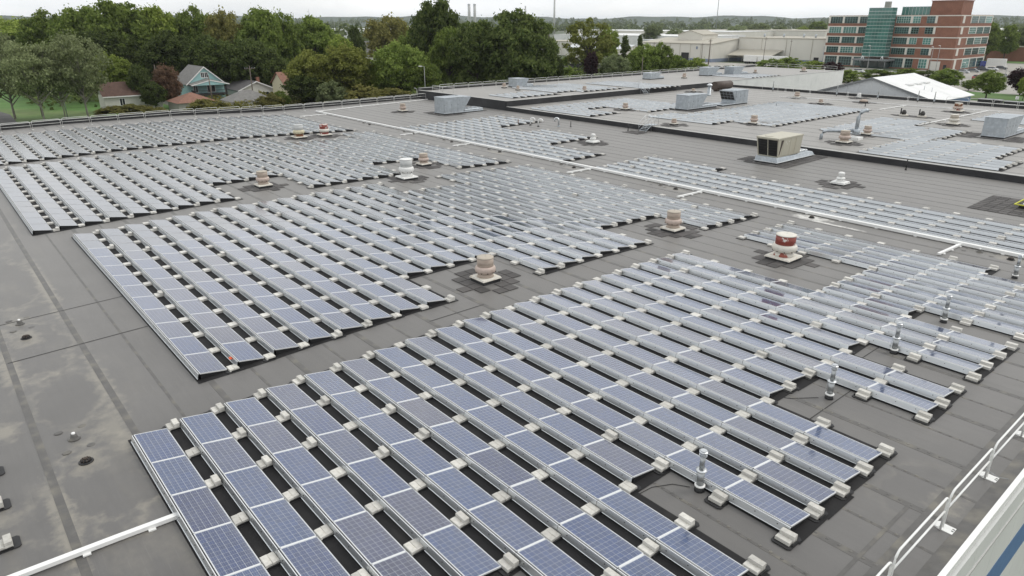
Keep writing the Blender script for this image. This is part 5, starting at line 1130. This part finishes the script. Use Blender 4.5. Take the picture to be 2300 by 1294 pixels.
def hip(x0, x1, y0, y1, eave, ridge, wall, roofm, label):
    cx, cy = (x0+x1)/2, (y0+y1)/2; e = empty('garage', (cx, cy, G), label, 'garage'); a, c = (x1-x0)/2, (y1-y0)/2; b = MB(); b.box(-a, a, -c, c, 0, eave, wall); b.build('wall', e)
    o = .4; r_ = max(0.2, c-a) if c > a else 0.2; b = MB(); P = [(-a-o, -c-o, eave-.15), (a+o, -c-o, eave-.15), (a+o, c+o, eave-.15), (-a-o, c+o, eave-.15)]; t1, t2 = (0, -r_, ridge), (0, r_, ridge)
    b.poly([P[0], P[1], t1], roofm); b.poly([P[1], P[2], t2, t1], roofm); b.poly([P[2], P[3], t2], roofm); b.poly([P[3], P[0], t1, t2], roofm); b.poly(P[::-1], 'dkwood'); b.build('roof', e)
    b = MB(); b.box(a, a+.04, -1.4, 1.4, 0, 2.1, 'pvc'); b.build('garage_door', e)
hip(-158, -150, 43.6, 52.0, 2.5, 4.3, 'house_grey', 'shingle_red', 'garage with a brown red hip roof before the teal house')
hip(-152, -144.5, 54.0, 63.6, 2.5, 4.6, 'house_white', 'shingle_grey', 'garage with a grey hip roof before the low white house')
house(-176, -164.5, 62.8, 72.2, 3.1, 5.1, 'house_white', 'shingle_dark', 'low white house with a wide gable and dark roof', 'x', wins=[(5.75, -2.3, 1.8, 2.0, 1.2, '+x'), (5.75, 2.2, 1.8, 1.7, 1.2, '+x')], chimney=(4.3, 1.1, 6.1))
house(-174, -163, 73.0, 79.0, 3.6, 5.8, 'house_grey', 'shingle_dark', 'grey house with a dark roof between the white and cream houses', 'x')
house(-160.5, -152.5, 70.2, 77.5, 5.0, 7.6, 'housecream', 'shingle_red', 'cream house with a red brown roof half hidden by the tree', 'y', wins=[(4.0, -2.0, 3.6, .8, 1.6, '+x'), (4.0, .8, 3.6, .8, 1.6, '+x')])
house(-292, -276, 165.0, 175.0, 5.0, 11.0, 'house_white', 'shingle_grey', 'white gable house glimpsed among the trees', 'x', wins=[(8.0, 0, 6.5, .9, 1.5, '+x')])
house(-300, -284, 176.0, 190.0, 5.5, 10.0, 'house_white', 'shingle_brown', 'house with a brown roof beside the white gable house', 'y')
house(-300, -290, 146.0, 160.0, 5.0, 9.5, 'house_white', 'shingle_dark', 'house with a grey roof left of the white gable house', 'y')
house(-168, -152, 170.0, 186.0, 3.2, 5.6, 'house_white', 'shingle_dark', 'shed with a grey roof left of the purple leaved tree', 'y')
house(-162, -148, 190.0, 206.0, 3.2, 5.6, 'house_white', 'shingle_grey', 'shed with a grey roof right of the purple leaved tree', 'y')
house(-420, -404, 372, 398, 11, 17, 'brownhood', 'shingle_brown', 'dark brown gabled mill building behind the dense trees', 'x')
e = empty('carport_bench', (-161.5, 61.3, G), 'white garden furniture in the yard right of the teal house', 'garden furniture'); b = MB(); b.bev(-1.0, 1.0, -1.4, 1.4, .6, .75, .05, 'white'); b.build('table_top', e)
for x, y in ((-.8, -1.2), (.8, -1.2), (.8, 1.2), (-.8, 1.2)): b = MB(); b.tube([(x, y, 0), (x, y, .6)], .04, 6, 'white'); b.build('leg', e)

# ---- poles and lamps
def upole(x, y, h, label, arm=True, lean=0.0, m='wood_pole', r=.16):
    b = MB(); b.tube([(0, 0, 0), (lean*h, 0, h)], [r, r*.65], 7, m); e = b.build('utility_pole', None, (x, y, G), label=label, cat='pole')
    if arm:
        for q in (.93, .87)[:1 if arm is True else 2]:
            b = MB(); b.box(lean*h*q-.06, lean*h*q+.06, -1.3, 1.3, h*q-.07, h*q+.07, m); b.build('cross_arm', e)
            for s_ in (-1.2, -.6, .6, 1.2): b = MB(); b.lathe([(.06, 0), (.07, .12), (.02, .2)], 6, 'galv', (lean*h*q, s_, h*q+.07)); b.build('insulator', e)
upole(-165.6, 19.0, 8.0, 'thin wooden pole on the lawn among the sparse trees', False, 0.0, 'wood_pole', .12)
upole(-155.3, 62.9, 9.6, 'wooden utility pole with a cross arm before the low white house'); upole(-158.5, 53.9, 7.6, 'leaning wooden pole before the teal house', False, -.03)
upole(-172, 45.5, 9.8, 'wooden pole behind the dark evergreen tree', False, .0); upole(-127, 133, 10, 'wooden pole beside the dense dark trees', False); upole(-122, 172, 9.5, 'wooden pole before the green trees at the guardrail', False)
for i, (x, y, h) in enumerate([(-190, 262, 11), (-176, 285, 12), (-168, 268, 11), (-159.2, 303.7, 13), (-151.3, 312.7, 12), (-205, 270, 10), (-186, 300, 12)]): upole(x, y, h, 'utility pole in the car park before the warehouses, %s of its line' % ORD[i+1], True, .02 if i == 3 else 0)
def lamp(x, y, h, label):
    b = MB(); b.tube([(0, 0, 0), (0, 0, h)], [.11, .07], 7, 'metal_pole'); e = b.build('lamp_post', None, (x, y, G), label=label, cat='lamp post'); b = MB(); b.tube([(0, 0, h-.1), (.0, -.9, h+.1)], .045, 6, 'metal_pole'); b.build('arm', e); b = MB(); b.bev(-.22, .22, -1.5, -.7, h+.02, h+.16, .04, 'white'); b.build('lamp_head', e)
lamp(-157.5, 22.6, 5.6, 'lamp post with a white head on the lawn among the sparse trees'); lamp(-121.5, 91.7, 9.8, 'lamp post rising from the olive bushes left of the raised section')
for i, (x, y) in enumerate([(-86.2, 300), (-89.5, 316), (-108, 296), (-62, 262), (-47, 250)]): lamp(x, y, 10.5 if i < 3 else 7, 'lamp post in the office car park, %s of five' % ORD[i+1])
b = MB(); b.tube([(0, 0, 0), (0, 0, 62)], [.5, .25], 6, 'metal_pole'); e = b.build('radio_mast', None, (-469, 720, G), label='tall thin mast rising above the long warehouses', cat='mast'); b = MB(); b.tube([(0, 0, 55), (2.5, 0, 55)], .15, 5, 'metal_pole'); b.build('antenna_arm', e)
for i, (x, y, h) in enumerate([(-990, 470, 38), (-1250, 640, 30), (-900, 480, 24)]):
    b = MB(); b.tube([(-1.2, 0, 0), (0, 0, h)], [.3, .15], 5, 'metal_pole'); b.tube([(1.2, 0, 0), (0, 0, h)], [.3, .15], 5, 'metal_pole'); b.tube([(-2.6, 0, h*.8), (2.6, 0, h*.8)], .2, 5, 'metal_pole'); b.build('pylon', None, (x, y, G), label='distant power pylon above the far woods, %s from the left' % ORD[i+1], cat='pylon')
for x, y, z, r, lab in ((-935.9, 719.8, 40, 2.2, 'left one of the two tall grey stacks on the horizon'), (-930.5, 727.0, 40, 2.2, 'right one of the two tall grey stacks on the horizon')):
    e = empty('smoke_stack', (x, y, G), lab, 'smoke stack'); b = MB(); b.lathe([(r*1.15, 0), (r, z*.6-G), (r, z-G)], 14, 'greycap'); b.build('shaft', e); b = MB(); b.lathe([(r*1.12, z-G-2), (r*1.12, z-G-1)], 14, 'galv'); b.build('rim', e)
for x, y, z, r, lab in ((-810, 730, 42, 1.2, 'thin stack left above the dense dark trees'), (-800, 780, 58, 1.3, 'taller thin stack right above the dense dark trees')):
    b = MB(); b.lathe([(r*1.3, 0), (r, z)], 10, 'greycap'); b.build('smoke_stack', None, (x, y, G), label=lab, cat='smoke stack')

# ---- warehouses
def flatbox(x0, x1, y0, y1, h, wall, roofm, label, name='warehouse', ridge=0, band=None, bays=0):
    cx, cy = (x0+x1)/2, (y0+y1)/2; e = empty(name, (cx, cy, G), label, 'building'); a, c = (x1-x0)/2, (y1-y0)/2
    b = MB(); b.box(-a, a, -c, c, 0, h, wall); b.build('wall', e); b = MB()
    if ridge: b.hexa([(-a-.4, -c-.4, h), (a+.4, -c-.4, h), (a+.4, 0, h+ridge), (-a-.4, 0, h+ridge), (-a-.4, -c-.4, h+.3), (a+.4, -c-.4, h+.3), (a+.4, 0, h+ridge+.3), (-a-.4, 0, h+ridge+.3)], roofm); b.hexa([(-a-.4, 0, h+ridge), (a+.4, 0, h+ridge), (a+.4, c+.4, h), (-a-.4, c+.4, h), (-a-.4, 0, h+ridge+.3), (a+.4, 0, h+ridge+.3), (a+.4, c+.4, h+.3), (-a-.4, c+.4, h+.3)], roofm); b.poly([(a, -c, h), (a, c, h), (a, 0, h+ridge)], wall); b.poly([(-a, -c, h), (-a, c, h), (-a, 0, h+ridge)], wall)
    else: b.box(-a-.2, a+.2, -c-.2, c+.2, h, h+.4, roofm)
    b.build('roof', e)
    if band: b = MB(); b.box(-a-.03, a+.03, -c-.03, c+.03, 0, band, 'wh_band'); b.build('base_band', e)
    for i in range(bays): b = MB(); x = -a+2*a*(i+1)/(bays+1); b.box(x-.09, x+.09, -c-.16, -c-.03, 0, h, 'wh_roof'); b.build('downpipe', e)
    return e
e = flatbox(-243, -196.5, 317, 362, 8.8, 'wh_wall', 'wh_roof', 'cream warehouse with a dark doorway and grey blue base', ridge=2.2, band=1.7, bays=6)
b = MB(); b.box(4.5, 9.3, -22.62, -22.5, 0, 4.4, 'black'); b.build('doorway', e); b = MB(); b.box(-19, -13.5, -22.66, -22.5, 4.2, 7.2, 'house_grey'); b.build('sign_panel', e)
for x in (-12, 14): b = MB(); b.box(x-.5, x+.5, -22.6, -22.5, 6.2, 7.6, 'wh_band'); b.build('wall_vent', e)
b = MB(); b.box(-8, 8, -10, 4, 10.0, 13.0, 'wh_wall'); m_ = b.build('roof_monitor', e); b = MB(); b.hexa([(-8.4, -10.4, 13), (0, -10.4, 15.2), (0, 4.4, 15.2), (-8.4, 4.4, 13), (-8.4, -10.4, 13.2), (0, -10.4, 15.4), (0, 4.4, 15.4), (-8.4, 4.4, 13.2)], 'wh_roof'); b.hexa([(0, -10.4, 15.2), (8.4, -10.4, 13), (8.4, 4.4, 13), (0, 4.4, 15.2), (0, -10.4, 15.4), (8.4, -10.4, 13.2), (8.4, 4.4, 13.2), (0, 4.4, 15.4)], 'wh_roof'); b.poly([(-8, -10.02, 13), (8, -10.02, 13), (0, -10.02, 15.2)], 'wh_wall'); b.build('monitor_roof', m_)
e = flatbox(-196, -128, 340, 385, 11.5, 'wh_wall', 'wh_roof', 'long cream warehouse left of the brick office with a lean-to canopy', band=1.8, bays=4)
b = MB(); b.hexa([(-33, -34, 3.2), (-8, -34, 3.2), (-8, -22.7, 5.8), (-33, -22.7, 5.8), (-33, -34, 3.5), (-8, -34, 3.5), (-8, -22.7, 6.1), (-33, -22.7, 6.1)], 'wh_roof'); b.build('canopy', e)
for x in (-32, -24, -16, -9): b = MB(); b.tube([(x, -33.6, 0), (x, -33.6, 3.3)], .15, 6, 'house_grey'); b.build('canopy_post', e)
b = MB(); b.box(14, 22, -24.5, -22.5, 0, 8.5, 'wh_band'); b.build('stair_block', e); b = MB(); b.box(8.5, 11, -22.6, -22.5, 0, 3.2, 'black'); b.build('doorway', e)
for i in range(7): b = MB(); b.lathe([(.5, 11.5), (.5, 13.6)], 8, 'galv', (-28+i*9.5, -8+(i % 3)*3, 0)); b.build('roof_vent', e)
for i, x in enumerate((-176.5, -168.6, -160.8)):
    e = empty('trailer', (x, 322, G), 'white trailer parked before the long cream warehouse, %s from the left' % ORD[i+1], 'trailer'); b = MB(); b.bev(-3.6, 3.6, -1.25, 1.25, 1.1, 4.0, .06, 'white'); b.build('box', e)
    for xx in (-2.4, -1.4, 2.4):
        for s_ in (-1.1, 1.1): b = MB(); b.tube([(xx, s_-.13, .5), (xx, s_+.13, .5)], .5, 10, 'tyre'); b.build('wheel', e)
flatbox(-480, -330, 475, 560, 8.5, 'membrane_white', 'membrane_white', 'long white warehouse far behind the open yellow green tree')
flatbox(-560, -350, 570, 640, 11, 'wh_wall', 'membrane_white', 'far long warehouse with a white roof, second row')
flatbox(-440, -300, 640, 760, 11.5, 'wh_wall', 'wh_roof', 'far long warehouse with a grey roof near the mast')
flatbox(-330, -240, 420, 470, 7.0, 'membrane_white', 'gablegrey', 'far white building behind the cream warehouse')
flatbox(-285, -240, 300, 316, 5.5, 'wh_wall', 'gablegrey', 'low curved roof building left of the cream warehouse', ridge=2.0)
flatbox(-330, -285, 318, 345, 8, 'wh_wall', 'wh_roof', 'concrete loading building left of the open tree', bays=5)
flatbox(-940, -830, 452, 520, 11, 'membrane_white', 'membrane_white', 'far white warehouse left of the twin stacks', bays=8)
flatbox(-900, -800, 520, 585, 14, 'membrane_white', 'membrane_white', 'far white warehouse nearer the twin stacks')
for i in range(5): flatbox(-400+i*34, -374+i*34, 880, 960, 10+i % 2, 'membrane_white', 'membrane_white', 'far white roofed hall above the long warehouse, %s from the left' % ORD[i+1], ridge=2.5)
e = flatbox(-112, 60, 446, 470, 7, 'brick', 'wh_roof', 'low brick building at the right edge beyond the lawn'); b = MB(); b.box(-60, 86, -12.05, -12, 4.6, 5.2, 'stone'); b.build('stone_band', e)

# ---- brick office
OX, OY = -147.0, 336.5; W_, D_ = 56.0, 38.0
off = empty('office_building', (OX, OY, G), 'five storey red brick office with white bands and a green glass tower', 'building')
b = MB(); b.box(0, W_, 0, D_, 0, 22.2, 'brick'); b.build('wall', off)
FL = [0, 4.9, 9.2, 13.5, 17.8]; TOPS = [4.9, 9.2, 13.5, 17.8, 22.2]
for i, z in enumerate(FL):
    zt = TOPS[i]; b = MB(); b.box(-.10, W_+.10, -.10, D_, zt-.55, zt-.15, 'stone'); b.build('stone_band', off)
def owin(x0, x1, z0, z1, side, nx, nz_, glass):
    g_ = MB(); m = MB(); fm = 'mullion_white' if glass == 'oglass_green' else 'mullion'
    if side == 'f':
        g_.box(x0, x1, -.06, -.03, z0, z1, glass)
        for i in range(nx+1): x = x0+(x1-x0)*i/nx; m.box(x-.06, x+.06, -.12, -.06, z0, z1, fm)
        for i in range(nz_+1): z = z0+(z1-z0)*i/nz_; m.box(x0, x1, -.11, -.061, z-.05, z+.05, fm)
    else:
        g_.box(W_+.03, W_+.06, x0, x1, z0, z1, glass)
        for i in range(nx+1): x = x0+(x1-x0)*i/nx; m.box(W_+.06, W_+.12, x-.06, x+.06, z0, z1, fm)
        for i in range(nz_+1): z = z0+(z1-z0)*i/nz_; m.box(W_+.061, W_+.11, x0, x1, z-.05, z+.05, fm)
    o = g_.build('window', off); m.build('mullions', o)
for i, z in enumerate(FL):
    z0, z1 = (z+.6 if i == 0 else z+1.15), TOPS[i]-.58
    for q, (a, c, n) in enumerate(((.9, 6.6, 5), (7.6, 13.6, 5), (14.6, 19.6, 5), (30.6, 36.4, 6), (37.4, 40.4, 3), (43.0, 46.2, 3))): owin(a, c, z0, z1, 'f', n, 3, 'oglass_green' if (q*3+i*5) % 7 in (1, 4) else 'oglass')
    for a in (6.6, 13.6, 36.4, 46.2, 0.0):
        b = MB(); b.box(a+.02, a+.92, -.16, -.005, z0-.1, z1+.02, 'stone'); b.build('stone_pier', off)
    for q, a in enumerate((12.0, 20.6, 29.2)): owin(a, a+7.8, z0, z1, 's', 5, 3, 'oglass' if (q+i) % 3 else 'oglass_green')
    for a in (11.2, 19.9, 28.5, 37.1): b = MB(); b.box(W_+.005, W_+.16, a, a+.7, z0-.1, z1+.02, 'stone'); b.build('stone_pier', off)
    b = MB(); b.box(W_+.01, W_+.14, 2.2, 4.4, z0-.1, z1+.02, 'stone'); b.build('stone_pier', off)
b = MB(); b.box(47.6, 51.6, -.14, -.01, 0, 3.6, 'house_white'); b.build('loading_door', off); b = MB(); b.box(53, 54.2, -.1, -.01, 0, 2.3, 'hglass'); b.build('side_door', off)
b = MB(); b.box(42.5, 54.5, 3, 15, 22.2, 27.6, 'brick'); b.box(42.2, 54.8, 2.7, 15.3, 27.6, 27.9, 'brick'); b.build('penthouse', off)
b = MB(); b.box(30.5, 42, 4, 9, 22.2, 25.6, 'oglass_green'); s_ = b.build('roof_screen', off); b = MB()
for i in range(9): b.box(30.5+i*1.42, 30.6+i*1.42, 3.9, 4.0, 22.2, 25.8, 'mullion_white')
b.build('screen_frame', s_)
b = MB(); b.box(24.5, 26.6, -.5, 1.5, 25.2, 27.8, 'house_grey'); b.build('roof_cabin', off)
gt = MB(); gt.box(20.2, 30.0, -5.0, -.2, 5.0, 25.2, 'oglass_green'); tw = gt.build('glass_tower', off)
m = MB()
for i in range(15): z = 5.0+i*20.2/14; m.box(20.1, 30.1, -5.1, -5.0, z-.07, z+.07, 'mullion_white'); m.box(30.0, 30.1, -5.0, -.2, z-.07, z+.07, 'mullion_white')
for i in range(8): x = 20.2+i*9.8/7; m.box(x-.05, x+.05, -5.08, -5.01, 5, 25.2, 'mullion')
for i in range(4): y = -5+i*1.6; m.box(30.01, 30.08, y-.05, y+.05, 5, 25.2, 'mullion')
m.build('tower_mullions', tw)
for x in (20.8, 29.4):
    for dx_ in (-1.0, 1.0): b = MB(); b.tube([(x+dx_, -5.4, 2.8), (x, -5.2, 5.2)], .16, 6, 'white'); b.build('strut', tw)
b = MB(); b.bev(17.5, 33, -8.0, -.2, 3.2, 3.9, .1, 'edgegrey'); b.build('entrance_canopy', off); b = MB(); b.box(19.5, 31, -3.0, -.2, 0, 3.2, 'oglass'); b.build('entrance', off)
for x in (18.5, 25, 32): b = MB(); b.tube([(x, -7.6, 0), (x, -7.6, 3.2)], .2, 8, 'edgegrey'); b.build('canopy_column', off)

# ---- white gable hall and sloping white roof behind the upper deck
e = empty('gable_hall', (-32.0, 124.2, G), 'hall with a bright white gabled roof and grey end wall behind the roof', 'building')
zE, zR, yL = 7.45, 10.5, 17.0
b = MB(); b.box(-10.2, 10.2, 0, yL, 0, zE-.1, 'gablegrey'); b.build('wall', e)
for i in range(10):
    x0, x1 = -10.2+i*2.04, -10.2+(i+1)*2.04; f = lambda x: zR-.06-(zR-zE)*abs(x)/10.2
    b = MB(); b.poly([(x0+.012, -.03, 0), (x1-.012, -.03, 0), (x1-.012, -.03, f(x1)), (x0+.012, -.03, f(x0))], 'gablegrey'); b.build('end_panel', e)
b = MB(); b.box(10.2, 10.24, 0, yL, 5.6, zE-.12, 'stripe'); b.build('blue_fascia', e)
b = MB()
for s_ in (-1, 1): b.hexa([(0, -.3, zR), (s_*10.7, -.3, zE-.15), (s_*10.7, yL+.3, zE-.15), (0, yL+.3, zR), (0, -.3, zR+.1), (s_*10.7, -.3, zE-.05), (s_*10.7, yL+.3, zE-.05), (0, yL+.3, zR+.1)], 'membrane_white')
rf = b.build('roof', e); b = MB()
for s_ in (-1, 1): b.hexa([(0, -.36, zR-.18), (s_*10.8, -.36, zE-.33), (s_*10.8, -.31, zE-.33), (0, -.31, zR-.18), (0, -.36, zR+.13), (s_*10.8, -.36, zE-.02), (s_*10.8, -.31, zE-.02), (0, -.31, zR+.13)], 'edgegrey')
b.build('verge_trim', rf)
for i in range(3): b = MB(); x = 4.2; y = 4+i*3.4; z = zR-(zR-zE+.15)*x/10.7+.1; b.bev(x-.4, x+.4, y, y+2.2, z-.05, z+.22, .06, 'membrane_white'); b.build('roof_curb', rf)
for x, y in ((6.5, 5.5), (7.5, 6.2)): b = MB(); z = zR-(zR-zE+.15)*x/10.7; b.tube([(x, y, z), (x, y, z+.8)], .04, 6, 'galv'); b.build('vent_pipe', rf)

# ---- cars
def car_meshes(kind):
    L_, w, h1, h2 = (4.5, 1.8, .95, 1.45) if kind == 'car' else (5.2, 1.95, 1.1, 1.85)
    B = MB(); q = [(-L_/2, -w/2, .28), (L_/2, -w/2, .28), (L_/2, w/2, .28), (-L_/2, w/2, .28), (-L_/2+.08, -w/2+.05, h1-.12), (L_/2-.15, -w/2+.05, h1-.2), (L_/2-.15, w/2-.05, h1-.2), (-L_/2+.08, w/2-.05, h1-.12)]
    B.hexa(q, 'PAINT'); B.hexa([(-L_/2+.1, -w/2+.06, h1-.14), (L_/2-.2, -w/2+.06, h1-.22), (L_/2-.2, w/2-.06, h1-.22), (-L_/2+.1, w/2-.06, h1-.14), (-L_/2+.2, -w/2+.14, h1), (L_/2-.9, -w/2+.14, h1), (L_/2-.9, w/2-.14, h1), (-L_/2+.2, w/2-.14, h1)], 'PAINT')
    g_ = MB(); a0, a1 = (-L_/2+.35, L_/2-1.0) if kind == 'car' else (-L_/2+.15, L_/2-1.3); g_.hexa([(a0, -w/2+.12, h1-.02), (a1, -w/2+.12, h1-.02), (a1, w/2-.12, h1-.02), (a0, w/2-.12, h1-.02), (a0+.45, -w/2+.26, h2-.05), (a1-.75, -w/2+.26, h2-.05), (a1-.75, w/2-.26, h2-.05), (a0+.45, w/2-.26, h2-.05)], 'hglass')
    T = MB(); T.bev(a0+.45, a1-.72, -w/2+.24, w/2-.24, h2-.06, h2, .02, 'PAINT')
    wh = MB(); wh.tube([(0, -.11, .31), (0, .11, .31)], .31, 12, 'tyre'); wh.tube([(0, -.115, .31), (0, .115, .31)], .17, 8, 'galv')
    return B, g_, T, wh, L_, w
CARM = {}
def car(x, y, rz, paint, label, kind='car'):
    k = (kind, paint)
    if k not in CARM:
        B, g_, T, wh, L_, w = car_meshes(kind)
        for m in (B, T): m.mats = [paint]
        CARM[k] = (B.mesh('body'), g_.mesh('windows'), T.mesh('roof'), wh.mesh('wheel'), L_, w)
    bm, gm, tm, wm, L_, w = CARM[k]; e = empty('parked_car', (x, y, G+.02), label, 'car', 'parked cars', rz)
    obj('body', bm, e); obj('windows', gm, e); obj('car_roof', tm, e)
    for sx in (-1, 1):
        for sy in (-1, 1): obj('wheel', wm, e, (sx*L_*.31, sy*(w/2-.1), 0))
CL = ['car_white', 'car_silver', 'car_black', 'car_grey', 'car_blue', 'car_red']; CN = dict(car_white='white', car_silver='silver', car_black='black', car_grey='dark grey', car_blue='blue', car_red='red')
seq = [4, 5, 1, 0, 0, 3, 1, 2, 0, 3, 1, 0]
for i, ci in enumerate(seq):
    car(-176+i*3.1, 252+i*2.1+(i % 2)*.4, R(35), CL[ci], '%s car in the car park before the warehouses, %s from the left' % (CN[CL[ci]], ORD[i+1]))
for i, ci in enumerate([3, 0, 1, 2, 0, 1, 3, 0]):
    car(-170+i*3.3, 270+i*2.2, R(35), CL[ci], '%s car in the second car row before the warehouses, %s from left' % (CN[CL[ci]], ORD[i+1]))
for i, ci in enumerate([0, 1, 3, 2, 0, 2]): car(-83+i*.6, 316+i*9.5, R(4), CL[ci], '%s car parked along the office side, %s from the front' % (CN[CL[ci]], ORD[i+1]), 'suv' if i in (0, 3) else 'car')
for i, ci in enumerate([5, 3, 0, 1, 3, 1, 2, 0, 5, 1]): car(-68+i*4.4, 296+(i % 4)*13, R(80), CL[ci], '%s car in the office car park, %s counted from the red one' % (CN[CL[ci]], ORD[i+1]))
for i, ci in enumerate([3, 1, 0, 2, 1, 3, 0]): car(-62+i*3.2, 345+i*1.0, R(82), CL[ci], '%s car in the far office car row, %s from the left' % (CN[CL[ci]], ORD[i+1]))
for i, (x, y, ci) in enumerate([(-104, 300, 0), (-98, 302, 1), (-112, 298, 0), (-84, 306, 1)]): car(x, y, R(2), CL[ci], '%s car before the office entrance, %s from the left' % (CN[CL[ci]], ORD[[2, 3, 1, 4][i]]))
for i, (x, y) in enumerate([(-193, 206), (-186, 202)]):
    e = empty('trailer', (x, y, G), 'white box trailer glimpsed behind the dense trees, %s one' % ('left', 'right')[i], 'trailer'); b = MB(); b.bev(-3, 3, -1.25, 1.25, 1.0, 3.6, .06, 'white'); b.build('box', e)
    for xx in (-2, 2):
        for s_ in (-1.1, 1.1): b = MB(); b.tube([(xx, s_-.12, .5), (xx, s_+.12, .5)], .5, 10, 'tyre'); b.build('wheel', e)
e = empty('box_truck', (-86, 372, G), 'white box truck parked right of the brick office', 'truck', None, R(10)); b = MB(); b.bev(-2.5, 4.8, -1.25, 1.25, 1.0, 4.0, .06, 'white'); b.build('cargo_box', e); b = MB(); b.bev(-4.8, -2.6, -1.15, 1.15, .6, 2.9, .15, 'car_blue'); b.build('cab', e)
for xx in (-3.8, 2.0, 3.2):
    for s_ in (-1.1, 1.1): b = MB(); b.tube([(xx, s_-.15, .5), (xx, s_+.15, .5)], .5, 10, 'tyre'); b.build('wheel', e)
# street furniture near the right verge
for i, (x, y) in enumerate([(-34, 196), (-28, 194), (-21, 192)]):
    e = empty('waste_container', (x, y, G), 'black waste container on the verge at the right, %s from the left' % ORD[i+1], 'container'); b = MB(); b.bev(-2.4, 2.4, -1.1, 1.1, .2, 2.0, .05, 'black'); b.build('tub', e); b = MB(); b.box(-2.45, 2.45, -1.15, 1.15, 2.0, 2.1, 'edgegrey'); b.build('lid', e)
for i, (x, y) in enumerate([(-46, 200), (-30, 201)]):
    b = MB(); b.tube([(0, 0, 0), (0, 0, 2.6)], .05, 6, 'metal_pole'); e = b.build('sign_post', None, (x, y, G), label='small white sign on a post at the right verge, %s one' % ('left', 'right')[i], cat='sign'); b = MB(); b.box(-.35, .35, -.03, .03, 2.0, 2.7, 'white'); b.build('sign_plate', e)
e = empty('dark_van', (-47.5, 186.5, G), 'dark vehicle with a white bonnet beside the white gable roof', 'car', None, R(30)); b = MB(); b.bev(-2.3, .6, -.95, .95, .3, 1.8, .2, 'car_black'); b.build('body', e); b = MB(); b.bev(.6, 2.3, -.93, .93, .3, 1.1, .12, 'car_white'); b.build('bonnet', e)
for sx in (-1.5, 1.5):
    for s_ in (-.85, .85): b = MB(); b.tube([(sx, s_-.1, .33), (sx, s_+.1, .33)], .33, 10, 'tyre'); b.build('wheel', e)

# ---- air: thin haze over the whole place
hz = bpy.data.materials.new('haze_air'); hz.use_nodes = True; t_ = hz.node_tree; t_.nodes.clear(); o_ = t_.nodes.new('ShaderNodeOutputMaterial'); pv = t_.nodes.new('ShaderNodeVolumePrincipled')
pv.inputs['Color'].default_value = (0.86, 0.91, 0.98, 1); pv.inputs['Density'].default_value = 0.00006; pv.inputs['Anisotropy'].default_value = 0.2; t_.links.new(pv.outputs[0], o_.inputs['Volume']); MATS['haze_air'] = hz
b = MB(); b.box(-9200, 3200, -6200, 9200, G-1.2, 95, 'haze_air'); b.build('haze', kind='stuff', label='thin summer haze over the whole place', cat='haze')
sc.cycles.volume_bounces = 1; sc.cycles.volume_max_steps = 64
